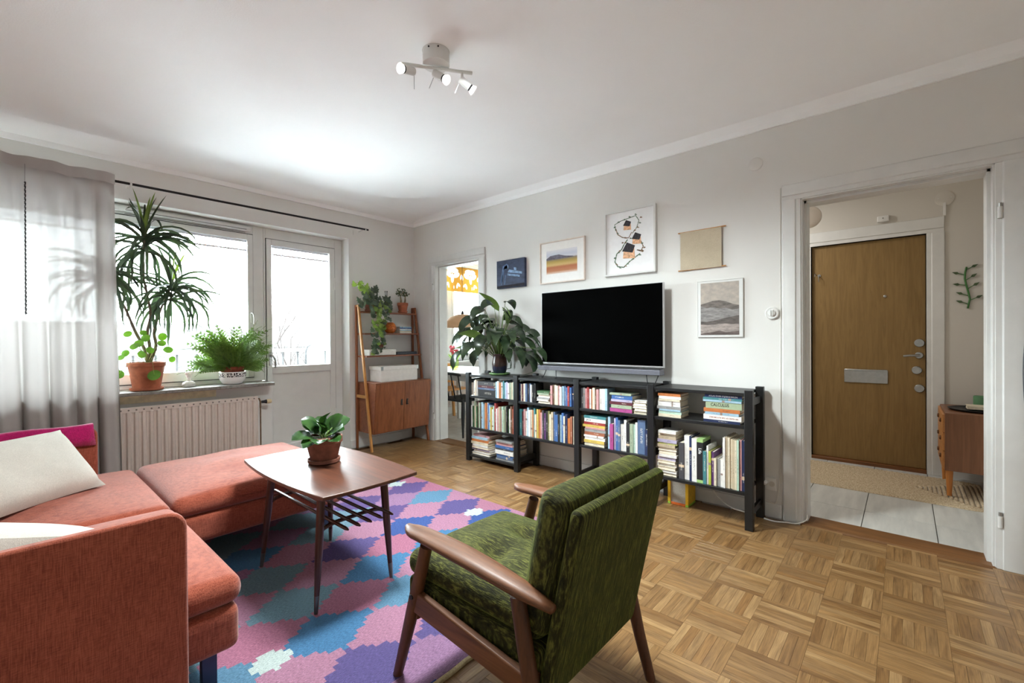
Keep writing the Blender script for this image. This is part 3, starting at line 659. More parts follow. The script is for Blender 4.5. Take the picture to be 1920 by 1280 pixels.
for sx, xs in ((-1, .868), (1, 1.408)):
    build(MB().tube([(xs, 1.285, 0 if sx > 0 else RZ), (xs, 1.24, .14), (xs, 1.185, .30), (xs, 1.125, .49)], [.0165, .019, .0225, .020], 12), 'leg', M_ARMZ, ac, smooth=True)
    build(MB().tube([(xs, .635, 0), (xs, .675, .14), (xs, .715, .30), (xs, .75, .475)], [.0165, .019, .0225, .021], 12), 'leg', M_ARMZ, ac, smooth=True)
    build(MB().hexa([(xs-.012, .70, .225), (xs+.012, .70, .225), (xs+.012, 1.20, .265), (xs-.012, 1.20, .265)], [(xs-.012, .71, .285), (xs+.012, .71, .285), (xs+.012, 1.185, .335), (xs-.012, 1.185, .335)]), 'side_rail', M_ARM, ac, bevel=.005, seg=3)
    # shaped arm
    m = MB(); N = 20; vs = []
    for i in range(N+1):
        q = i/N; y = 1.222-.585*q; z = .520-.028*q+.014*math.sin(math.pi*q)-.010*q*q
        w = .029+.012*math.sin(math.pi*min(1, q*1.15))**1 if q < .85 else .031*(1-(q-.85)/.15*.55)
        if q < .12: w = .036*math.sin(math.pi/2*(q/.12))**.5 if q > 0 else .012
        w = max(w, .012); xo = xs + sx*(.006*math.sin(math.pi*q)) ; h = .014 if q < .85 else .014-.005*(q-.85)/.15
        for k in range(10):
            a = 2*math.pi*k/10; ca, sa = math.cos(a), math.sin(a)
            vs.append((xo+w*math.copysign(abs(ca)**.7, ca), y, z+h*math.copysign(abs(sa)**.8, sa)))
    fs = [(i*10+k, i*10+(k+1)%10, (i+1)*10+(k+1)%10, (i+1)*10+k) for i in range(N) for k in range(10)] + [tuple(range(9,-1,-1)), tuple(N*10+k for k in range(10))]
    build(m.add(vs, fs), 'armrest', M_ARM, ac, smooth='all')
    b = build(MB().lathe((xs-.024 if sx < 0 else xs+.018, 1.178, .318), [(.008, 0), (.009, .003), (.009, .006)], 10, 'X'), 'bolt', M_IRON, ac, smooth=True)
for y0 in (1.175, .70): build(MB().box(.868, y0, .235, 1.408, y0+.025, .285), 'cross_rail', M_ARM, ac, bevel=.004)
def tuft(p, u, v, w):
    if w > 0:
        d = 0
        for tx, ty in ((-.35, .05), (.35, .05)): d += .040*math.exp(-(((u-tx)/.16)**2 + ((v-ty)/.18)**2))
        p.z += -d + .004*math.sin(11*u+5*v)*max(0, 1-u*u)*max(0, 1-v*v)
    return p
build(MB().rbox(.892, .69, .265, 1.384, 1.262, .345, .022, 6, 3), 'seat_frame', M_VEL, ac, smooth='all')
build(MB().rbox(.890, .70, .342, 1.386, 1.272, .428, .040, 14, 4, top=.026, fn=tuft), 'seat_cushion', M_VEL, ac, smooth='all')
def lean(y0, z0, y1, z1):
    d = Vector((0, y1-y0, z1-z0)); L = d.length; d.normalize(); nrm = Vector((0, d.z, -d.y))
    return lambda p: Vector((p[0], y0, z0)) + d*p[2] + nrm*p[1], L
F, L = lean(.690, .205, .577, .722)
def back_panel(a0, a1, th0, th1, off, z0, z1, r, top=0):
    m = MB().rbox(a0, th0, z0, a1, th1, z1, r, 8, 3)
    m.v = [tuple(F((x+0, y+off, z))) for x, y, z in m.v]; return m
build(back_panel(.888, 1.378, -.012, .026, 0, 0, L, .018), 'back_panel', M_VEL, ac, smooth='all')
def bulge(p, u, v, w):
    if v > 0: p.y += .02*max(0, 1-u*u)*max(0, 1-w*w) - .018*math.exp(-((u/.2)**2+((w-.1)/.2)**2))
    return p
m = MB().rbox(.886, .03, .15, 1.382, .125, L+.012, .036, 10, 4, fn=bulge); m.v = [tuple(F(v)) for v in m.v]
build(m, 'back_cushion', M_VEL, ac, smooth='all')

# ---------------------------------------------------------------- bookcase
bc = thing('bookcase', 'long black four-bay open bookcase along the wall', 'bookcase', (3.01, 1.88, 0))
PY = [3.080, 2.485, 1.874, 1.285, .686]
M_BK = wood('black_stained_pine', (12, 12, 13), (27, 27, 27), 'Y', .4, .45)
M_BKZ = wood('black_stained_post', (12, 12, 13), (25, 25, 25), 'Z', .4, .45)
for y in PY:
    build(MB().box(2.865, y-.0225, 0, 2.902, y+.0225, .823), 'post', M_BKZ, bc, bevel=.002)
    build(MB().box(3.128, y-.0225, 0, 3.165, y+.0225, .823), 'post', M_BKZ, bc, bevel=.002)
    for z in (.095, .745):
        build(MB().box(2.902, y-.009, z-.02, 3.128, y+.009, z+.02), 'side_rail', M_BK, bc, bevel=.002)
    build(MB().cyl((2.8635, y, .77), (2.8665, y, .77), .004, n=8), 'screw', M_IRON, bc)
SH = [[.805, .610, .316, .060], [.805, .608, .318], [.805, .608, .332], [.805, .612, .219]]
for i, zs in enumerate(SH):
    for z in zs:
        y0, y1 = PY[i+1]+.0225, PY[i]-.0225
        build(MB().box(2.872, y0+.0008, z-.020, 3.16, y1-.0008, z), 'shelf', M_BK, bc, bevel=.0015)
build(MB().tube([(3.165, 1.83, .30), (3.165, 1.33, .05)], .003, 6).tube([(3.165, 1.33, .30), (3.165, 1.83, .05)], .003, 6), 'cross_brace', plain((176, 172, 166), .4, .8, .5, 'wire', .02), bc)

# ---------------------------------------------------------------- books
BC = {'w': ('white', (230, 226, 220)), 'c': ('cream', (222, 207, 178)), 'b': ('beige', (196, 174, 142)), 'y': ('yellow', (212, 178, 72)), 'o': ('orange', (204, 112, 50)),
      'r': ('red', (166, 46, 44)), 'p': ('pink', (206, 142, 142)), 'm': ('maroon', (96, 32, 42)), 'u': ('purple', (96, 54, 112)), 'l': ('lilac', (178, 166, 196)),
      'n': ('navy', (34, 46, 88)), 'B': ('blue', (52, 98, 166)), 's': ('pale blue', (152, 188, 210)), 't': ('teal', (60, 132, 138)), 'g': ('green', (64, 104, 62)),
      'e': ('sage green', (158, 172, 142)), 'i': ('mint green', (178, 210, 188)), 'k': ('black', (34, 32, 34)), 'd': ('dark grey', (70, 68, 72)), 'a': ('grey', (150, 148, 146)),
      'h': ('brown', (118, 80, 56)), 'v': ('olive', (120, 116, 62)), 'L': ('lime green', (188, 200, 60)), 'f': ('magenta', (176, 58, 132)), 'q': ('slate blue', (82, 106, 146)), 'z': ('rust', (166, 92, 60))}
BM = {}
def book_mat(code, flat):
    if (code, flat) in BM: return BM[(code, flat)]
    nm, c = BC[code]; g_ = sum(c)/3; c = tuple(.82*x+.18*g_ for x in c); t = NT('cover_'+nm.replace(' ', '_')+('_flat' if flat else ''))
    ge = t.n('ShaderNodeTexCoord').outputs['Generated']; sp = t.n('ShaderNodeSeparateXYZ'); t.L(ge, sp.inputs[0])
    gx = sp.outputs[0]; gt = sp.outputs[2 if flat else 1]; gh = sp.outputs[1 if flat else 2]
    oi = t.n('ShaderNodeObjectInfo').outputs['Random']
    lo = t.math('MULTIPLY_ADD', oi, .3, .12); hi = t.math('ADD', lo, t.math('MULTIPLY_ADD', t.math('FRACT', t.math('MULTIPLY', oi, 7.7)), .35, .15))
    wv = t.math('MULTIPLY', t.math('GREATER_THAN', gh, lo), t.math('LESS_THAN', gh, hi))
    ctr = t.math('LESS_THAN', t.math('ABSOLUTE', t.math('SUBTRACT', gt, .5)), .15)
    cv = t.n('ShaderNodeCombineXYZ'); t.L(t.math('MULTIPLY', gh, 74), cv.inputs[0]); t.L(t.math('MULTIPLY', gt, 3), cv.inputs[1]); t.L(t.math('MULTIPLY', oi, 90), cv.inputs[2])
    tx = t.math('GREATER_THAN', t.noise(cv.outputs[0], 1, 1), .5)
    mask = t.math('MULTIPLY', t.math('MULTIPLY', wv, ctr), t.math('MULTIPLY', tx, t.math('LESS_THAN', gx, .03)))
    ink = (40, 36, 40) if sum(c) > 360 else (226, 220, 206)
    band = t.math('MULTIPLY', t.math('MULTIPLY', t.math('LESS_THAN', t.math('ABSOLUTE', t.math('SUBTRACT', gh, t.math('MULTIPLY_ADD', oi, .7, .15))), .035), t.math('GREATER_THAN', t.math('FRACT', t.math('MULTIPLY', oi, 13.3)), .78)), t.math('LESS_THAN', gx, .03))
    vv = t.noise(t.coord('Object'), 40, 2); cc = t.ramp(vv, [(.3, tuple(x*.93 for x in c)), (.7, c)])
    c1 = t.mix(band, cc, (196, 170, 140) if code in 'kdnumgBq' else (150, 130, 120)); t.base(t.mix(t.math('MULTIPLY', mask, 0 if code.isdigit() else .5), c1, ink))
    BM[(code, flat)] = t.set(.5, 0, .4); return BM[(code, flat)]
ORD = ['first', 'second', 'third', 'fourth', 'fifth', 'sixth', 'seventh', 'eighth', 'ninth', 'tenth', 'eleventh', 'twelfth', 'thirteenth', 'fourteenth', 'fifteenth', 'sixteenth', 'seventeenth', 'eighteenth', 'nineteenth', 'twentieth',
       'twenty-first', 'twenty-second', 'twenty-third', 'twenty-fourth', 'twenty-fifth', 'twenty-sixth', 'twenty-seventh', 'twenty-eighth', 'twenty-ninth', 'thirtieth', 'thirty-first', 'thirty-second', 'thirty-third', 'thirty-fourth', 'thirty-fifth', 'thirty-sixth']
def text_mesh(s, size, ext=.0002, font_w=1.0):
    cu = bpy.data.curves.new('lettering', 'FONT'); cu.body = s; cu.size = size; cu.extrude = ext; cu.align_x = 'CENTER'; cu.align_y = 'CENTER'; cu.resolution_u = 3; cu.offset = size*.012
    tmp = bpy.data.objects.new('lettering_tmp', cu); COL.objects.link(tmp)
    dg = bpy.context.evaluated_depsgraph_get(); dg.update()
    me = bpy.data.meshes.new_from_object(tmp.evaluated_get(dg)); bpy.data.objects.remove(tmp); bpy.data.curves.remove(cu); return me
def lettering(parent, s, size, mat, M, fit=None):
    me = text_mesh(s, size); me.materials.clear(); me.materials.append(mat)
    if fit:
        w = max(v.co.x for v in me.vertices)-min(v.co.x for v in me.vertices); k = fit/w
        for v in me.vertices: v.co.x *= k
    o = bpy.data.objects.new('lettering', me); link(o, parent); o.matrix_local = M; return o
def book(code, flat, loc, th, h, dp, label, group, tilt=0, rz=0, page_front=False, name='book'):
    m = MB(); c = .0022
    if flat:     # lies down: spine toward -x, height along y, thickness along z
        m.box(0, -h/2, 0, dp, h/2, c).box(0, -h/2, th-c, dp, h/2, th)
        if page_front: m.box(dp-c, -h/2, c, dp, h/2, th-c)
        else: m.box(0, -h/2, c, c, h/2, th-c)
        pg = MB().box(.004 if page_front else c, -h/2+.003, c, dp-c if page_front else dp-.004, h/2-.003, th-c)
    else:
        m.box(0, -th/2, 0, dp, -th/2+c, h).box(0, th/2-c, 0, dp, th/2, h).box(0, -th/2+c, 0, c, th/2-c, h)
        pg = MB().box(c, -th/2+c, .003, dp-.004, th/2-c, h-.003)
    o = bpy.data.objects.new(name, mesh_of(m, 'book_cover', book_mat(code, flat))); link(o)
    o.location = loc; o.rotation_euler = (tilt, 0, rz); tag(o, label, 'book', group)
    p = bpy.data.objects.new('pages', mesh_of(pg, 'book_pages', M_CREAM)); link(p, o)
    return o
BAY = ['kitchen-end bay', 'second bay from kitchen', 'third bay from kitchen', 'hall-end bay']
NUP = {}
def parse(s): return [(q[0], float(q[1:])/1000) for q in s.split()]
def standing(bay, row, z, y_left, y_right, spec, hmin, hmax, seed, fit=True, lean0=None):
    rnd = random.Random(seed); L_ = parse(spec); gap = .0008
    tot = sum(t_ for _, t_ in L_)+gap*len(L_); k = (y_left-y_right)/tot if fit else 1
    y = y_left; out = []
    for i, (c, t_) in enumerate(L_):
        t_ *= k; h = rnd.uniform(hmin, hmax); dp = min(.21, h*rnd.uniform(.66, .8))
        tl = 0
        if lean0 and i in lean0: tl = lean0[i]
        NUP[(bay, row)] = NUP.get((bay, row), 0)+1
        lab = '%s upright book, %s from left, %s row, %s' % (BC[c][0], ORD[NUP[(bay, row)]-1], row, BAY[bay])
        hh = 'tall ' if h > hmin+.8*(hmax-hmin) else ('short ' if h < hmin+.2*(hmax-hmin) else '')
        o = book(c, False, (2.885+rnd.uniform(0, .016), y-t_/2, z), t_, h, dp, hh+lab, 'upright books in the black bookcase', tl)
        y -= t_+gap*k; out.append(o)
    return out
def stack(bay, row, where, z, yc, spec, w, seed, dp=.15, xj=.012, page_front=()):
    rnd = random.Random(seed); L_ = parse(spec); out = []; zz = z
    for i, (c, t_) in enumerate(L_):
        h = w*rnd.uniform(.86, 1.0)
        pos = 'bottom' if i == 0 else ('top' if i == len(L_)-1 else ORD[i]+' from bottom')
        lab = '%s book, %s in %s stack, %s row, %s' % (BC[c][0], pos, where, row, BAY[bay])
        pf = i in page_front if not isinstance(page_front, str) else True
        o = book(c, True, (2.885+rnd.uniform(0, xj), yc+rnd.uniform(-.012, .012)*(w-h+.05)*8, zz), t_, h, min(dp*rnd.uniform(.9, 1.05), .24), lab, 'books lying in stacks in the black bookcase', 0, 0, pf)
        zz += t_+.0004; out.append(o)
    return out
def yl(i): return PY[i]-.0235
def yr(i): return PY[i+1]+.0235
# bay 1
standing(0, 'top', .610, yl(0)-.022, yl(0)-.022-.062, 'w12 w13 c14 w13', .135, .155, 1, True, {0: R(5), 1: R(4), 2: R(3), 3: R(2)})
stack(0, 'top', 'the left', .610, 2.862, 'k62 q16 m22 d34', .215, 2)
standing(0, 'top', .610, 2.738, yr(0)+.004, 's13 w11 o13 w9 t10 s12 l11 w10 e13 b12 i13', .138, .158, 3)
standing(0, 'middle', .316, yl(0), yr(0), 'w14 g13 e12 b12 g12 m14 e13 h12 s14 s13 c12 o16 w12 B14 s12 y13 w12 i11 r15 w11 p16 b13 p14 i12 e17 c13 k12 g10 w15 h14 z14 r15', .185, .245, 4)
stack(0, 'bottom', 'the left', .060, 2.945, 'w22 w20 l20 c18 w20 c24 o22 s18 p20', .23, 5, .2, .03, (0, 1, 3))
stack(0, 'bottom', 'the right', .060, 2.645, 'a16 q22 B16 w36 d14 B24 p30 a14', .22, 6, .19, .02)
# bay 2
standing(1, 'top', .608, yl(1), 2.288, 'n14 c13 m14 c15 q14 d15 q15 w12 k16 k15', .142, .160, 7)
stack(1, 'top', 'the short', .608, 2.208, 'c18 w16 a14 w20 e14 g16', .135, 8, .14, .01, (0, 1, 3))
standing(1, 'top', .608, 2.132, yr(1), 'p15 h13 c14 c13 p15 w14 s16 q13 B15 r14 B14 n15 d12', .142, .160, 9)
standing(1, 'middle', .318, yl(1), yr(1), 't18 m14 p12 w14 s13 w16 c12 o11 t12 c13 y14 o13 p15 d12 u14 k15 v14 c13 b14 q11 B22 k11 s14 B15 c11 n14 o17 z14 k12 c12', .19, .240, 10)
# bay 3
standing(2, 'top', .608, yl(2), 1.622, 'd17 a14 p15 r14 w12 o13 c17 h11 p15 w21 w20 s16', .145, .165, 11)
st = stack(2, 'top', 'the wide', .608, 1.515, 'f26 e24 m22 l16 B30 e14', .185, 12, .15, .01)
stack(2, 'top', 'the narrow', .608, 1.372, 'c20 c20 w18 c20 w14', .105, 13, .15, .02, 'all')
s3 = stack(2, 'middle', 'the left', .332, 1.732, 'c22 y22 w20 w14 z24 a22 p12 y18 r20 w26 t20', .190, 14, .16, .01)
standing(2, 'middle', .332, 1.622, yr(2), 's16 f22 l14 B14 q13 w20 w16 k20 e20 i12 w13 q46 n22', .175, .235, 15)
# bay 4
s4 = stack(3, 'top', 'the left', .612, 1.165, 'c20 i18 s12 a18 w34 c14 w18 o18', .165, 16, .15, .012)
s5 = stack(3, 'top', 'the right', .612, .836, 'n16 w30 s16 o22 e40 s12 t14 n18', .225, 17, .19, .004)
M_INKD = plain((38, 34, 36), .6, 0, .3, 'dark_ink', 0); M_INKW = plain((226, 226, 226), .6, 0, .3, 'white_ink', 0); M_INKR = plain((150, 84, 70), .6, 0, .3, 'red_brown_ink', 0); M_GOLD = plain((186, 160, 96), .4, .5, .5, 'gilt_ink', 0)
def spine_text(bk, s, size, mat, zc, yo=0, fit=None, flip=False, vertical=False, up_=True):
    # glyph x runs to image right (-y), glyph y runs up; faces -x
    M = Matrix(((0, 0, -1, -.0004), (-1, 0, 0, yo), (0, 1, 0, zc), (0, 0, 0, 1)))
    if flip: M = M @ Matrix.Rotation(math.pi, 4, 'Z')
    if vertical: M = M @ Matrix.Rotation(-math.pi/2, 4, 'Z')
    return lettering(bk, s, size, mat, M, fit)
for b_ in (s5[4], s5[7], s5[1], s3[9]):
    m_ = b_.data.materials[0]; c_ = {s5[4].name: 'e', s5[7].name: 'n', s5[1].name: 'w', s3[9].name: 'w'}[b_.name]; b_.data.materials.clear(); b_.data.materials.append(plain(BC[c_][1], .5, 0, .4, 'titled_cover_'+c_, .05))
spine_text(s5[4], 'CALCULUS', .026, M_INKD, .022, .02, .105)
spine_text(s5[7], 'ATLAS ÖVER STJÄRNHIMLEN', .012, M_INKW, .009, .0, .165)
spine_text(s5[1], '100 YEARS OF THE AUTOMOBILE', .013, M_INKR, .015, -.01, .165, True)
spine_text(s3[9], 'JACK', .020, M_INKD, .013, .052, .045)
for o, s in ((s5[4], 'sage green thick CALCULUS book in the right stack, top row, hall-end bay'), (s5[7], 'navy ATLAS ÖVER STJÄRNHIMLEN book topping the right stack, hall-end bay'),
             (s5[1], 'white automobile book with upside-down title, right stack, hall-end bay'), (s3[9], 'white JACK book in left stack, third bay from kitchen')): o['label'] = s
stack(3, 'bottom', 'the tall', .219, 1.185, 'c20 w18 c22 w20 c20 l22 w16 b24 w22 b20 L12 l20 b22 c18 w18', .135, 18, .14, .025, (0, 2, 4, 7, 8, 10, 13))
bs = standing(3, 'bottom', .219, 1.105, .712, 'd28 w30 n12 w26 k32 t17 w9 L12 u14 c12 a9 a10 w11 w11 b10 c10 c11 b11 c10 i9 p11 n14', .2, .3, 19)
hs = [.235, .285, .285, .275, .275, .205, .240, .208, .205, .170, .168, .166, .168, .305, .31, .308, .30, .30, .298, .30, .30, .30]
for o, h in zip(bs, hs):
    k = h/max(v.co.z for v in o.data.vertices)
    for me in (o.data, o.children[0].data):
        for v in me.vertices: v.co.z *= k
life = bs[4]; life['label'] = 'thick black Life book with green ends, bottom row, hall-end bay'
life.data.materials.clear(); life.data.materials.append(plain((34, 32, 34), .5, 0, .4, 'black_cover', .05))
spine_text(life, 'Life', .026, M_INKW, .20, 0, None, False, True)
yv = [v.co.y for v in life.data.vertices]; dpv = max(v.co.x for v in life.data.vertices)
build(MB().box(-.0006, min(yv)-.0004, 0, dpv, max(yv)+.0004, .018).box(-.0006, min(yv)-.0004, .255, dpv, max(yv)+.0004, .2753), 'end_band', plain((158, 190, 120), .5, 0, .4, 'light_green_cover', 0), life, local=True)
# ---------------------------------------------------------------- television and soundbar
tv = thing('television', 'large flat television with black screen and silver bezel', 'television', (3.11, 1.825, .92))
TX = 3.085
M_SIL = plain((200, 200, 202), .3, .7, .5, 'silver_bezel', .01)
build(MB().box(TX+.002, 1.284, .919, 3.115, 2.367, 1.530), 'bezel', M_SIL, tv, bevel=.002)
build(MB().box(TX, 1.289, .932, TX+.004, 2.362, 1.526), 'screen', plain((1, 1, 1), .5, 0, .01, 'screen_black', 0), tv)
build(MB().box(3.115, 1.45, 1.02, 3.15, 2.20, 1.45), 'back_housing', M_IRON, tv, bevel=.006)
build(MB().box(3.15, 1.62, 1.05, XT-.0005, 2.03, 1.40), 'wall_bracket', M_IRON, tv)
sb = thing('soundbar', 'slim grey soundbar below the television', 'soundbar', (3.06, 1.83, .805))
t = NT('grey_speaker_mesh'); v_ = t.n('ShaderNodeTexVoronoi'); v_.inputs['Scale'].default_value = 500; t.L(t.coord('Object'), v_.inputs['Vector'])
t.base(t.ramp(v_.outputs['Distance'], [(.2, (104, 104, 112)), (.6, (140, 140, 150))])); M_MESH = t.set(.5, .4, .4)
build(MB().prism([(3.04, .868), (3.03, .905), (3.10, .912), (3.12, .868)], 'Y', 1.288, 2.372), 'speaker_body', M_MESH, sb, bevel=.003)
build(MB().box(3.035, 1.29, .905, 3.105, 2.37, .914), 'top_cover', M_IRON, sb, bevel=.002)
for y in (2.30, 2.20, 1.40, 1.31):
    s = 1 if y in (2.30, 1.31) else -1
    build(MB().tube([(3.06, y, .87), (3.045, y+.012*s, .825), (3.04, y+.02*s, .808), (3.02, y+.02*s, .807)], .0035, 6), 'foot', M_IRON, sb, smooth=True)
# ---------------------------------------------------------------- teak wall unit
wu = thing('wall_unit', 'teak ladder shelf with a two-door cabinet in the corner', 'shelf unit', (2.8, 4.16, 0))
for x in (2.436, 3.146):
    build(MB().box(x-.011, 4.292, 0, x+.011, 4.317, 1.50), 'rear_leg', M_TEAK_Z, wu, bevel=.004)
    build(MB().bar((x, 4.025, 0), (x, 4.262, 1.50), .022, .026, (0, 1, 0)), 'front_leg', M_OAKZ if x < 3 else M_TEAK_Z, wu, bevel=.004)
    build(MB().box(x-.009, 4.27, 1.478, x+.009, 4.30, 1.50).box(x-.009, 4.12, .535, x+.009, 4.295, .565), 'side_rung', M_OAKZ if x < 3 else M_TEAK_Z, wu, bevel=.002)
for z, y0 in ((1.432, 4.215), (1.205, 4.165), (.970, 4.125)):
    build(MB().box(2.447, y0, z-.016, 3.135, 4.315, z), 'shelf', M_TEAK, wu, bevel=.002)
cb = build(MB().hexa([(2.449, 4.012, .178), (3.134, 4.012, .178), (3.134, 4.312, .178), (2.449, 4.312, .178)], [(2.449, 3.962, .696), (3.134, 3.962, .696), (3.134, 4.312, .696), (2.449, 4.312, .696)]), 'cabinet', M_TEAK, wu, bevel=.003)
def dface(z, o=0): return 4.012-.05*(z-.178)/.518-o
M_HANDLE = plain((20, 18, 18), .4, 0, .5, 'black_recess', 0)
for x0, x1, hx in ((2.456, 2.789, 2.758), (2.793, 3.128, 2.826)):
    z0, z1 = .186, .688
    d = build(MB().hexa([(x0, dface(z0, .014), z0), (x1, dface(z0, .014), z0), (x1, dface(z0, 0), z0), (x0, dface(z0, 0), z0)], [(x0, dface(z1, .014), z1), (x1, dface(z1, .014), z1), (x1, dface(z1, 0), z1), (x0, dface(z1, 0), z1)]), 'cabinet_door', M_TEAK_Z, wu, bevel=.0015)
    build(MB().rbox(hx-.014, dface(.48, .018), .448, hx+.014, dface(.48, .006), .512, .005, 2, 2), 'recessed_pull', M_HANDLE, d, smooth=True)
    build(MB().box(hx+.004, dface(.48, .0195), .460, hx+.007, dface(.48, .018), .500), 'pull_lip', M_TEAK_Z, d)

# storage box, books and oddments on it
sbx = thing('storage_box', 'white cardboard storage box with lid on the teak cabinet', 'box', (2.77, 4.13, .696))
M_CARD = plain((228, 224, 218), .7, 0, .25, 'white_card', .02)
build(MB().box(2.555, 4.03, .697, 3.005, 4.25, .835), 'box_body', M_CARD, sbx, bevel=.003)
build(MB().box(2.549, 4.024, .818, 3.011, 4.256, .856), 'lid', M_CARD, sbx, bevel=.003)
build(MB().box(2.548, 4.0225, .817, 2.575, 4.0245, .857).box(2.985, 4.0225, .817, 3.012, 4.0245, .857), 'metal_corner', M_CHROME, sbx)
x = MB().rbox(2.49, 4.14, .970, 2.81, 4.29, 1.032, .006, 3, 2); o = build(x, 'white_case', M_CARD, smooth=True); tag(o, 'flat white box lying under the small potted plant', 'box')
o = build(MB().box(2.825, 4.15, .970, 3.09, 4.29, 1.0), 'dark_case', plain((22, 28, 44), .4, 0, .5, 'navy_card', .05), bevel=.003); tag(o, 'flat dark navy box on the lowest teak shelf', 'box')
o = build(MB().lathe((2.80, 4.235, 1.205), [(.030, 0), (.052, .015), (.064, .045), (.064, .07), (.052, .10), (.034, .118), (.030, .118), (.026, .112)], 28, wave=.012, wn_=14), 'round_vase', plain((178, 92, 30), .3, 0, .5, 'amber_glaze', .25, 60), smooth='all'); tag(o, 'round amber ribbed vase on the middle teak shelf', 'vase')
z = 1.205
for i, (c, th) in enumerate((('w', .012), ('c', .013), ('s', .012), ('w', .010), ('B', .013), ('s', .011))):
    nm = ['bottom white', 'second cream', 'third pale blue', 'fourth white', 'fifth blue', 'top pale blue'][i]
    o = book(c, True, (0, 0, 0), th, .155, .10, '%s book of the small pile beside the amber vase' % nm, 'small pile of books on the teak shelf'); o.location = (2.968, 4.185+.003*(i % 2), z); o.rotation_euler = (0, 0, R(90)); z += th+.0005
bt = thing('glass_bottle', 'clear glass bottle vase on the top teak shelf', 'vase', (2.775, 4.27, 1.432))
build(MB().lathe((2.775, 4.27, 1.432), [(.03, 0), (.048, .004), (.054, .04), (.045, .08), (.018, .12), (.013, .15), (.013, .21), (.017, .235), (.0155, .235), (.0115, .21), (.0115, .15), (.016, .12), (.043, .08), (.051, .04), (.045, .007), (.01, .006)], 24), 'glass', M_CLEAR, bt, smooth='all')

# ---------------------------------------------------------------- pictures
def picture(name, label, y0, y1, z0, z1, fmat, fw_, depth, mat_w=0, paper=(238, 236, 232)):
    t = thing(name, label, 'picture', (XT, (y0+y1)/2, z0))
    X0 = XT-depth
    build(MB().box(X0, y0, z0, XT, y0+fw_, z1).box(X0, y1-fw_, z0, XT, y1, z1).box(X0, y0+fw_, z0, XT, y1-fw_, z0+fw_).box(X0, y0+fw_, z1-fw_, XT, y1-fw_, z1), 'frame', fmat, t, bevel=.0015)
    build(MB().box(XT-.012, y0+fw_, z0+fw_, XT-.006, y1-fw_, z1-fw_), 'mount', plain(paper, .7, 0, .2, 'mount_paper_%d' % paper[0], .01), t)
    return t, XT-.0125
def sheet(parent, name, pts, x, mat):     # thin printed shape, pts in (y, z)
    return build(MB().prism(pts, 'X', x-.0006, x), name, mat, parent)
def rect(y0, y1, z0, z1): return [(y0, z0), (y1, z0), (y1, z1), (y0, z1)]
# dark blue canvas
t = thing('canvas_painting', 'small dark blue canvas of a pale building', 'picture', (XT, 2.80, 1.615))
n_ = NT('night_sky_paint'); q = n_.noise(n_.coord('Object', (1, 6, 14)), 2, 4); n_.base(n_.ramp(q, [(.3, (44, 52, 74)), (.7, (64, 76, 104))])); M_NIGHT = n_.set(.6, 0, .3)
build(MB().box(XT-.03, 2.620, 1.617, XT, 2.972, 1.884), 'canvas', M_NIGHT, t, bevel=.003)
xx = XT-.0303
M_PB = plain((128, 154, 188), .7, 0, .2, 'pale_blue_paint', .2, 40); M_PB2 = plain((92, 116, 152), .7, 0, .2, 'mid_blue_paint', .2, 40); M_DK = plain((36, 34, 44), .7, 0, .2, 'dusk_paint', .2, 40)
for nm, pts, mt in (('painted_tower', [(2.90, 1.67), (2.925, 1.67), (2.89, 1.83), (2.835, 1.85), (2.83, 1.80), (2.87, 1.79)], M_PB2), ('painted_roof', [(2.88, 1.82), (2.825, 1.838), (2.82, 1.80), (2.875, 1.80)], M_PB), ('painted_storey', [(2.83, 1.765), (2.65, 1.735), (2.65, 1.755), (2.81, 1.79)], M_PB), ('painted_storey', [(2.83, 1.735), (2.68, 1.71), (2.68, 1.728), (2.83, 1.755)], M_PB), ('painted_block', [(2.75, 1.78), (2.72, 1.775), (2.72, 1.80), (2.75, 1.805)], M_PB), ('painted_ground', [(2.968, 1.622), (2.624, 1.622), (2.624, 1.652), (2.968, 1.642)], M_DK), ('painted_column', [(2.915, 1.65), (2.905, 1.65), (2.885, 1.75), (2.895, 1.75)], M_PB), ('painted_column', [(2.875, 1.65), (2.865, 1.65), (2.85, 1.74), (2.86, 1.74)], M_PB2)):
    sheet(t, nm, pts, xx, mt)
# landscape
M_FR1 = plain((222, 208, 196), .45, 0, .4, 'pale_wood_frame', .03)
t, x = picture('landscape_picture', 'framed heath landscape above the television\'s left edge', 1.984, 2.452, 1.618, 1.983, M_FR1, .010, .022)
n_ = NT('heath_print'); sp = n_.n('ShaderNodeSeparateXYZ'); n_.L(n_.n('ShaderNodeTexCoord').outputs['Generated'], sp.inputs[0])
q = n_.noise(n_.coord('Generated', (1, 16, 26)), 2.4, 8, .8); hz = n_.math('ADD', sp.outputs[2], n_.math('MULTIPLY', n_.math('SUBTRACT', q, .5), .34))
c_ = n_.ramp(hz, [(0, (226, 206, 190)), (.10, (188, 130, 96)), (.28, (176, 108, 76)), (.36, (206, 176, 120)), (.5, (176, 150, 80)), (.62, (132, 124, 110)), (.66, (208, 206, 212)), (.8, (196, 200, 212)), (1, (226, 224, 226))])
n_.base(c_); M_HEATH = n_.set(.7, 0, .2)
sheet(t, 'print', rect(2.062, 2.382, 1.70, 1.905), x, M_HEATH)
sheet(t, 'printed_hill', [(2.382, 1.835), (2.34, 1.858), (2.25, 1.862), (2.19, 1.845), (2.10, 1.832), (2.10, 1.826), (2.382, 1.822)], x-.0006, plain((104, 100, 112), .7, 0, .2, 'hill_ink', .15, 50))
